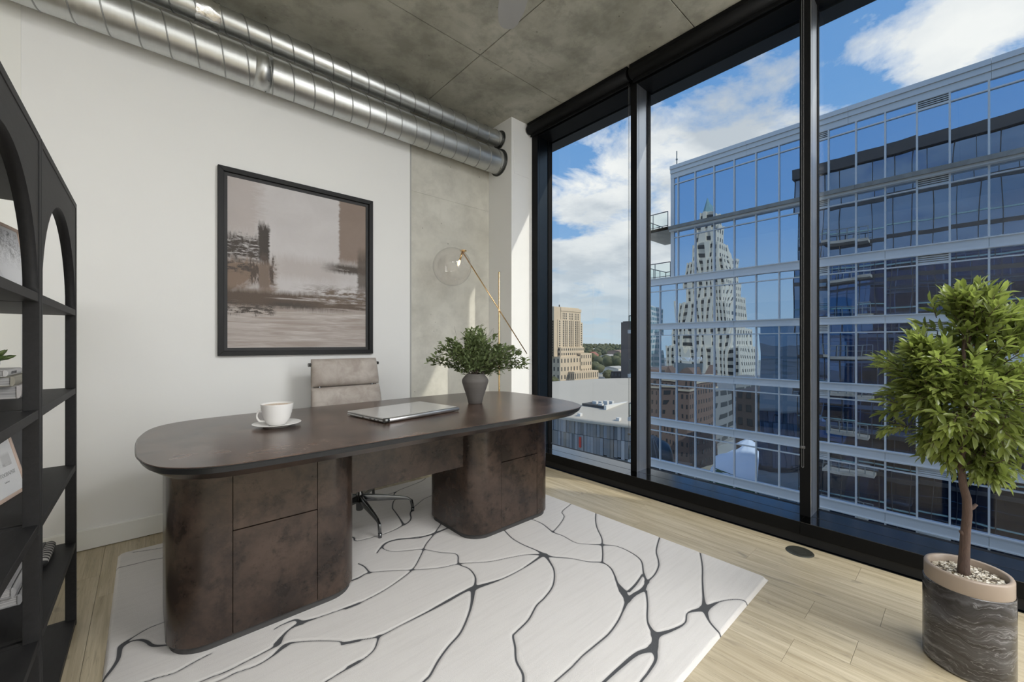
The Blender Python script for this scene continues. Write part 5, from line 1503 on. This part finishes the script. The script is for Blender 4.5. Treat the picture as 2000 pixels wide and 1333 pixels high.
# ---------------------------------------------------------- arena
def arena():
    cx, cy, Rr, ze = 157.6, 80.2, 70.0, -19.7
    t = thing('arena', (cx, cy, GZ), 'round arena with pale flat roof and a skirt of blue grey glass panels', 'building')
    pale = simple('pale_roof_membrane', (0.48, 0.44, 0.37), 0.85, var=0.06, scale=0.05)
    prof = [(0.5, ze + 5.2), (25, ze + 4.7), (45, ze + 3.2), (60, ze + 1.5), (Rr - 1.5, ze + 0.35), (Rr + 0.6, ze + 0.30), (Rr + 0.6, ze - 0.4)]
    MB().lathe(prof[::-1], (cx, cy, 0), 128).build('roof', pale, t)
    MB().lathe([(Rr - 0.4, GZ), (Rr - 0.4, ze - 0.3)], (cx, cy, 0), 96).build('inner_wall', simple('arena_wall', (0.05, 0.055, 0.06), 0.6), t)
    # three tiers of glass fins, each fin its own little slab
    n = NT('arena_glass_fins')
    r = n.island()
    c = n.ramp(r, [(0.0, (0.10, 0.125, 0.15)), (0.25, (0.26, 0.31, 0.38)), (0.45, (0.16, 0.165, 0.165)), (0.62, (0.33, 0.36, 0.41)), (0.8, (0.12, 0.14, 0.165)), (1.0, (0.40, 0.43, 0.48))])
    n.pbr(c, n.ramp(r, [(0, 0.12), (1, 0.45)]), 0.0, None, 0.8)
    rg = random.Random(8)
    def fin(a, a2, za, zb, ro):
        m = MB(); v = []
        for rr in (Rr + ro, Rr + ro - 0.25):
            for aa, zz in ((a, za), (a2, za), (a2, zb), (a, zb)): v.append((cx + rr * math.cos(aa), cy + rr * math.sin(aa), zz))
        return v, [(0, 1, 2, 3), (7, 6, 5, 4), (0, 4, 5, 1), (2, 6, 7, 3), (1, 5, 6, 2), (0, 3, 7, 4)]
    ctr = math.atan2(-cy, -cx)
    step = 0.0135
    stuff = MB(); k = 0
    for tier, (za, zb) in enumerate(((-23.6, ze - 0.4), (-28.4, -23.7), (-36.0, -28.5))):
        a = ctr - 0.95
        while a < ctr + 0.95:
            v, f = fin(a + 0.0006, a + step - 0.0006, za + rg.uniform(-.4, .4) * (tier > 0), zb, rg.choice((0.0, 0.12, 0.25)))
            if ctr - 0.56 < a < ctr + 0.02: MB().add(v, f).build('glass_fin', FIN, t)
            else: stuff.add(v, f)
            a += step
    stuff.build('glass_fins', n.m, t, kind='stuff')
    MB().box(cx - 57.5, cx - 50, cy - 9, cy - 1.0, ze + 0.6, ze + 2.5).build('roof_well', simple('dark_roof_well', (0.07, 0.07, 0.07), 0.8), t)
    eq = MB()
    for i in range(5): eq.box(cx - 57 + 1.3 * i, cx - 56 + 1.3 * i, cy - 8 + (i % 2) * 3, cy - 6.5 + (i % 2) * 3, ze + 2.5, ze + 3.0 + 0.3 * (i % 3))
    eq.build('roof_equipment', MT['whitewall'], t)
    MB().box(cx - 58, cx - 46, cy - 10.2, cy - 9.4, ze + 0.6, ze + 2.9).build('roof_parapet', MT['whitewall'], t)
    for aa in (-0.36, -0.19):
        MB().box(cx + 67 * math.cos(ctr + aa) - 0.5, cx + 67 * math.cos(ctr + aa) + 0.5, cy + 67 * math.sin(ctr + aa) - 0.5, cy + 67 * math.sin(ctr + aa) + 0.5, ze + 0.4, ze + 1.3).build('roof_vent', MT['whitewall'], t)
    aa = ctr - 0.333
    # red banner on the facade
    v, f = fin(aa, aa + 0.0085, -27.0, -24.2, 0.55)
    MB().add(v, f).build('banner', simple('red_banner', (0.55, 0.05, 0.04), 0.6), t)
nf_ = NT('arena_glass_fin'); rf_ = nf_.rand()
nf_.pbr(nf_.ramp(rf_, [(0.0, (0.09, 0.115, 0.14)), (0.25, (0.25, 0.30, 0.37)), (0.45, (0.17, 0.17, 0.165)), (0.62, (0.33, 0.36, 0.41)), (0.8, (0.11, 0.13, 0.155)), (1.0, (0.40, 0.43, 0.48))]), nf_.ramp(rf_, [(0, 0.12), (1, 0.45)]), 0.0, None, 0.8)
FIN = nf_.m
arena()

# ---------------------------------------------------------- trees, houses and cars towards the horizon
fol = NT('tree_foliage'); fp = fol.pos()
fol.pbr(fol.mix(fol.noise(fp, 0.25, 5, 0.7), (0.045, 0.055, 0.028), (0.135, 0.145, 0.075)), 0.9)
MT['foliage'] = fol.m
def blob(mb, c, r, rg, hs=0.8):
    o = len(mb.v)
    mb.ball(c, r, 9, 6, (1, 1, hs))
    for i in range(o, len(mb.v)):
        v = mb.v[i]; k = 1 + rg.uniform(-.16, .16)
        mb.v[i] = tuple(c[j] + (v[j] - c[j]) * k for j in range(3))
rg = random.Random(17)
CLEAR = [(1147, 760), (1172, 820), (1205, 900), (1186, 1100), (1207, 690), (1157, 700), (1182, 640), (1176, 560)]
tl = MB()
for k in range(800):
    d = 1000 + 2900 * rg.random() ** 1.3; px = rg.uniform(1045, 1300)
    x, y = at_plane(px, 0, d)
    r = rg.uniform(4.5, 9) * (1 + d / 5200)
    if any(abs(px - q[0]) < 16 and abs(d - q[1]) < 85 for q in CLEAR): continue
    blob(tl, (x, y, GZ + r * 0.4 + d * 0.0062), r, rg)
tl.build('treeline', MT['foliage'], None); tag(bpy.data.objects['treeline'], 'hazy green belt of trees along the horizon', 'trees', kind='stuff')
hl = MB()
for k in range(14):
    d = 4300 + rg.uniform(0, 900); px = 1040 + k * 22
    x, y = at_plane(px, 0, d)
    hl.ball((x, y, GZ - 20), 420, 20, 8, (1, 1, 0.085))
hl.build('hills', MT['foliage'], None); tag(bpy.data.objects['hills'], 'low wooded hills at the horizon', 'hills', kind='structure')
spots = [(1161, 470, 11, 'round green tree right of the tan stone tower'), (1176, 560, 13, 'broad green tree beyond the highway'), (1199, 520, 15, 'big light green tree left of the taupe tower'), (1176, 342, 6, 'green tree beside the parking lot'),
         (1189, 405, 8, 'small dark tree near the low brick building'), (1076, 335, 8, 'yellowing tree at the foot of the tan stone tower'), (1182, 640, 14, 'dark bushy tree behind the highway'), (1207, 690, 15, 'dark tree just left of the taupe tower'),
         (1157, 700, 14, 'green tree next to the red brick house'), (1203, 372, 6, 'dark tree behind the parked cars')]
for px, d, r, lab in spots:
    x, y = at_plane(px, 0, d)
    t = thing('tree', (x, y, GZ), lab, 'tree', 'trees beyond the arena')
    MB().tube([(x, y, GZ), (x, y, GZ + r)], [r * .09, r * .05], 8).build('trunk', MT['darkbrick'], t)
    mb = MB()
    for k in range(9):
        a = rg.uniform(0, 2 * PI); q = rg.uniform(0, .55) * r
        blob(mb, (x + q * math.cos(a), y + q * math.sin(a), GZ + r * rg.uniform(.75, 1.25)), r * rg.uniform(.4, .6), rg)
    mb.build('crown', MT['foliage'], t)
houses = [(1147, 760, 16, 16, (0.42, 0.17, 0.13), 'red brick house right behind the tan stone tower'), (1172, 820, 26, 10, (0.62, 0.58, 0.52), 'long pale flat roofed building among the trees'),
          (1205, 900, 22, 9, (0.66, 0.64, 0.60), 'white low shed near the taupe tower'), (1155, 610, 22, 8, (0.20, 0.42, 0.42), 'small turquoise roofed building below the red house'),
          (1186, 1100, 40, 12, (0.40, 0.28, 0.22), 'brown building on the wooded slope'), (1172, 500, 26, 7, (0.66, 0.64, 0.58), 'low pale building by the highway')]
for px, d, w, h, c, lab in houses:
    x, y = at_plane(px, 0, d)
    t = thing('distant_house', (x, y, GZ), lab, 'building', 'small buildings beyond the arena')
    base = GZ + d * 0.008
    MB().box(x, x + w * .8, y - w, y, GZ, base + h * 0.8).build('wall', simple('house_wall', c, 0.8), t)
    MB().prism([(y - w - .5, base + h * .8), (y - w / 2, base + h * 1.12), (y + .5, base + h * .8)], x - .5, x + w * .8 + .5, 'x').build('roof', simple('house_roof', tuple(q * 0.7 for q in c), 0.8), t)
hw = MB()
a0, b0 = at_plane(1120, 0, 500), at_plane(1260, 0, 380)
hw.add([(a0[0], a0[1], GZ + 3), (b0[0], b0[1], GZ + 3), (b0[0] + 22, b0[1] + 10, GZ + 3), (a0[0] + 30, a0[1] + 16, GZ + 3), (a0[0], a0[1], GZ), (b0[0], b0[1], GZ), (b0[0] + 22, b0[1] + 10, GZ), (a0[0] + 30, a0[1] + 16, GZ)],
       [(0, 1, 2, 3), (0, 4, 5, 1), (2, 6, 7, 3), (0, 3, 7, 4), (1, 5, 6, 2)])
o = hw.build('highway', MT['road']); tag(o, 'pale raised highway crossing behind the parking lot', 'road', kind='structure')
carcols = [(0.7, 0.7, 0.7), (0.10, 0.10, 0.11), (0.45, 0.06, 0.05), (0.30, 0.32, 0.35), (0.75, 0.75, 0.73), (0.07, 0.09, 0.16)]
cm_ = [simple('car_paint', c, 0.3) for c in carcols]
gw = MT['farwin']
for k in range(34):
    row, i = divmod(k, 12)
    x = 276 + i * 8.4 + rg.uniform(-1, 1); y = 217 - row * 9 + rg.uniform(-1, 1)
    t = thing('car', (x, y, GZ + 0.15), 'small parked car in the lot in front of the tan stone tower', 'car', 'parked cars below the stone tower')
    MB().prism([(x - 2.2, 0.25 + GZ + .15), (x + 2.2, 0.25 + GZ + .15), (x + 2.2, 0.95 + GZ), (x + 1.1, 1.05 + GZ), (x - 1.2, 1.1 + GZ), (x - 2.2, 1.0 + GZ)], y - .9, y + .9, 'y').build('body', cm_[k % 6], t)
    MB().prism([(x - 1.6, 1.05 + GZ), (x + 1.0, 1.05 + GZ), (x + .5, 1.65 + GZ), (x - 1.2, 1.65 + GZ)], y - .8, y + .8, 'y').build('cabin', gw, t)

# ---------------------------------------------------------- what stands on our side of the street (seen mirrored in the glass)
def own_building():
    t = thing('apartment_building', (3.5, -10, GZ), 'dark glass apartment building with balconies, mirrored in the glass facade', 'building')
    navy = mirror_glass('dark_navy_glass', (0.42, 0.60, 0.88), (0.004, 0.008, 0.018), 0.38, 0.0012)
    blk = simple('charcoal_facade_metal', (0.030, 0.034, 0.042), 0.5)
    X0, Y1, ZT_, fl = 3.42, 11.5, 17.8, 3.52
    zs = -0.03
    # wall around this room is the room's own; everything else is glass and metal
    def glass(y0, y1, z0, z1): MB().box(X0 - 0.1, X0, y0, y1, z0, z1).build('glass_wall', navy, t)
    k0 = -11
    for k in range(k0, 5):
        za, zb = zs + k * fl, zs + (k + 1) * fl
        if k == 0:
            glass(3.2, Y1, za + .12, zb); glass(-46, -2.6, za + .12, zb)
        else:
            glass(-46, Y1, za + .25, zb)
        ya, yb = (-46, Y1)
        if k == 0:
            MB().box(X0 - .1, X0 + .05, 3.2, Y1, za - .25, za + .12).box(X0 - .1, X0 + .05, -46, -2.6, za - .25, za + .12).build('slab_band', blk, t)
        else: MB().box(X0 - .1, X0 + .05, -46, Y1, za - .10, za + .25).build('slab_band', blk, t)
        mb = MB()
        y = Y1
        while y > -46:
            if not (k == 0 and -2.6 < y < 3.2): mb.box(X0, X0 + .09, y - .05, y, za, zb)
            y -= 1.19
        mb.build('mullions', blk, t)
        if k != 0:
            MB().box(X0 + .01, X0 + .06, -46, Y1, za + 1.05, za + 1.17).build('spandrel', MT['teal'], t)
        # balconies
        for by in (8.9, -9.5, -21.0):
            w = 3.2 if by > 0 else 6.0
            if k > 3 : continue
            MB().box(X0, X0 + 1.5, by - w, by, za - .08, za + .16).build('balcony_slab', MT['slabconc'], t)
            rb = MB()
            for q in range(7):
                yy = by - w + w * q / 6
                rb.box(X0 + 1.42, X0 + 1.47, yy - .025, yy + .025, za + .16, za + 1.2)
            rb.box(X0 + 1.41, X0 + 1.48, by - w, by, za + 1.14, za + 1.2).box(X0 + 1.43, X0 + 1.46, by - w, by, za + .66, za + .70)
            rb.build('railing', MT['rail'], t)
    MB().box(X0 - 1.0, X0 + .35, -46, Y1 + .15, ZT_ - .22, ZT_ + .75).build('parapet', blk, t)
    MB().box(-8, X0 - .12, -46, Y1, GZ, zs - .3).build('core', blk, t)
    MB().box(-8, X0 - .12, -46, Y1, 3.80, ZT_).build('core', blk, t)
    MB().box(-10, X0, Y1, 14.7, GZ, 2.9).box(-10, X0 + .2, Y1, 14.85, 2.9, 3.3).build('side_wing', navy, t)
    # fin added out of view to keep direct sun off the room's floor
    MB().box(X0, X0 + 0.62, -0.95, -0.75, -0.03, 3.6).build('fin_wall', blk, t)
own_building()

def dark_blocks():
    t = thing('office_block', (-46, 30, GZ), 'dark office block right of the mirrored skyscraper', 'building')
    far_block(t, -62, -46, 22, 34.5, GZ, -9.3, MT['darkbrick'], MT['farwin'], 9, 7, 10, 0.5, 0.5, 0, 'Xy')
    t = thing('parking_structure', (-80, 60, GZ), 'low grey parking structure behind the mirrored hotel', 'building')
    far_block(t, -180, -78, 63, 79, GZ, -16, stone('grey_deck', (0.24, 0.235, 0.22), (0.28, 0.27, 0.255)), MT['farwin'], 12, 4, 5, 0.8, 0.4, 0, 'Xy')
dark_blocks()

def deco_tower():
    X, Y = -196.0, 101.0
    t = thing('deco_skyscraper', (X, Y, GZ), 'stepped pale stone art deco skyscraper mirrored in the glass facade', 'building')
    a, w = MT['palestone'], MT['farwin']
    tiers = [(20.0, 17.0, GZ, -1.4, 13, 9, 10), (17.0, 14.5, -1.4, 10.5, 9, 7, 3), (14.2, 12.0, 10.5, 27.0, 10, 7, 4), (11.2, 9.5, 27.0, 50.0, 8, 6, 6), (7.8, 6.8, 50, 60, 4, 4, 2), (6.0, 5.2, 60, 70, 3, 3, 2), (3.8, 3.4, 70, 77, 2, 2, 1)]
    for hy, hx, z0, z1, ny, nx, nf in tiers:
        far_block(t, X - hx, X + hx, Y - hy, Y + hy, z0, z1, a, w, nx, ny, nf, 0.42, 0.46, 0.7, 'Xy')
    MB().lathe([(2.6, 77), (1.6, 81), (0.3, 86)], (X, Y, 0), 8, smooth=False).build('spire', MT['teal'], t)
    t = thing('brick_hotel', (-57.4, 52, GZ), 'red brown brick hotel with gables and roof sign mirrored in the glass facade', 'building')
    far_block(t, -74, -57.4, 49.6, 62, GZ, -8.6, MT['brick'], MT['farwin'], 10, 8, 11, 0.30, 0.42, 0.0, 'Xy')
    MB().box(-74.3, -57.1, 49.3, 62.2, -11.2, -10.7).box(-74.3, -57.1, 49.3, 62.2, -8.7, -8.1).build('cornice', MT['limestone'], t)
    for yy in (51.5, 56.5):
        MB().prism([(yy - 1.9, -8.2), (yy + 1.9, -8.2), (yy, -5.4)], -60, -57.2, 'x').build('gable', MT['brick'], t)
    for xx in (-60.5, -71.0):
        MB().prism([(xx - 1.9, -8.2), (xx + 1.9, -8.2), (xx, -5.4)], 49.4, 52, 'y').build('gable', MT['brick'], t)
    sgm = simple('white_sign_letters', (0.80, 0.82, 0.84), 0.5)
    s = text_obj('sign_lettering', 'PRESIDENT', 1.55, sgm, t, (0, 0, 0), (PI / 2, 0, PI / 2), 0.12)
    s.location = (-62.0 + 57.4, 53.5 - 52, -3.4 - GZ)
    MB().box(-62.5, -62.1, 49.6, 57.2, -8.3, -4.6).build('sign_frame', MT['rail'], t)
    far_block(thing('brick_hotel_wing', (-62, 66, GZ), 'lower brick wing with hipped roof beside the mirrored hotel', 'building'), -74, -56, 63.8, 78, GZ, -6.5, MT['brick'], MT['farwin'], 4, 6, 9, 0.36, 0.45, 0, 'Xy')
    t = thing('glass_tower', (-189, 136, GZ), 'pale glass and white tower mirrored at the left edge of the facade', 'building')
    far_block(t, -204, -189, 136, 150, GZ, 25, MT['whitewall'], MT['teal'], 4, 4, 18, 0.78, 0.6, 0, 'Xy')
    t = thing('white_canopy', (-30, 27, GZ), 'white tent roof over a green walled terrace, mirrored in the lower panes', 'canopy')
    mb = MB(); cx, cy = -30.0, 26.5
    n = 28; rings = [(0.2, -16.6), (1.8, -17.9), (4.0, -19.6), (6.6, -21.0), (7.4, -22.0)]
    for r, z in rings:
        for k in range(n):
            a = 2 * PI * k / n; lob = 1 + 0.07 * math.cos(7 * a) * (r / 7.4)
            mb.v.append((cx + r * lob * math.cos(a), cy + r * lob * math.sin(a), z - 0.5 * math.cos(7 * a) * (r / 7.4)))
    for i in range(len(rings) - 1):
        for k in range(n):
            k2 = (k + 1) % n; mb.f.append((i * n + k, i * n + k2, (i + 1) * n + k2, (i + 1) * n + k)); mb.sm.append(True)
    mb.build('tent', simple('white_membrane', (0.80, 0.83, 0.88), 0.6), t)
    MB().lathe([(7.0, -25.2), (7.0, -21.4)], (cx, cy, 0), 40).build('terrace_wall', simple('green_wall', (0.06, 0.13, 0.075), 0.8), t)
    MB().box(cx - 12, cx + 14, cy - 14, cy + 12, GZ, -25.2).build('podium', stone('tan_podium', (0.33, 0.28, 0.19), (0.38, 0.32, 0.22)), t)
    t = thing('dark_dome', (-28.4, 44, GZ), 'dark glazed dome with steel lattice, mirrored in the lower panes', 'dome')
    MB().ball((-28.4, 44.4, -23.5), 4.6, 24, 12, (1, 1, 1.05)).build('shell', simple('dark_dome_skin', (0.035, 0.05, 0.06), 0.35), t)
    mb = MB()
    for k in range(9):
        a = -0.9 + k * 0.22
        path = [(-28.4 + 4.7 * math.cos(q) * math.cos(a), 44.4 + 4.7 * math.cos(q) * math.sin(a) , -23.5 + 4.9 * math.sin(q)) for q in [i * 0.17 for i in range(9)]]
        mb.tube(path, 0.10, 5)
    mb.build('lattice', MT['rail'], t)
    MB().box(-36, -20, 39.2, 50, GZ, -24.5).build('podium', MT['darkbrick'], t)
deco_tower()
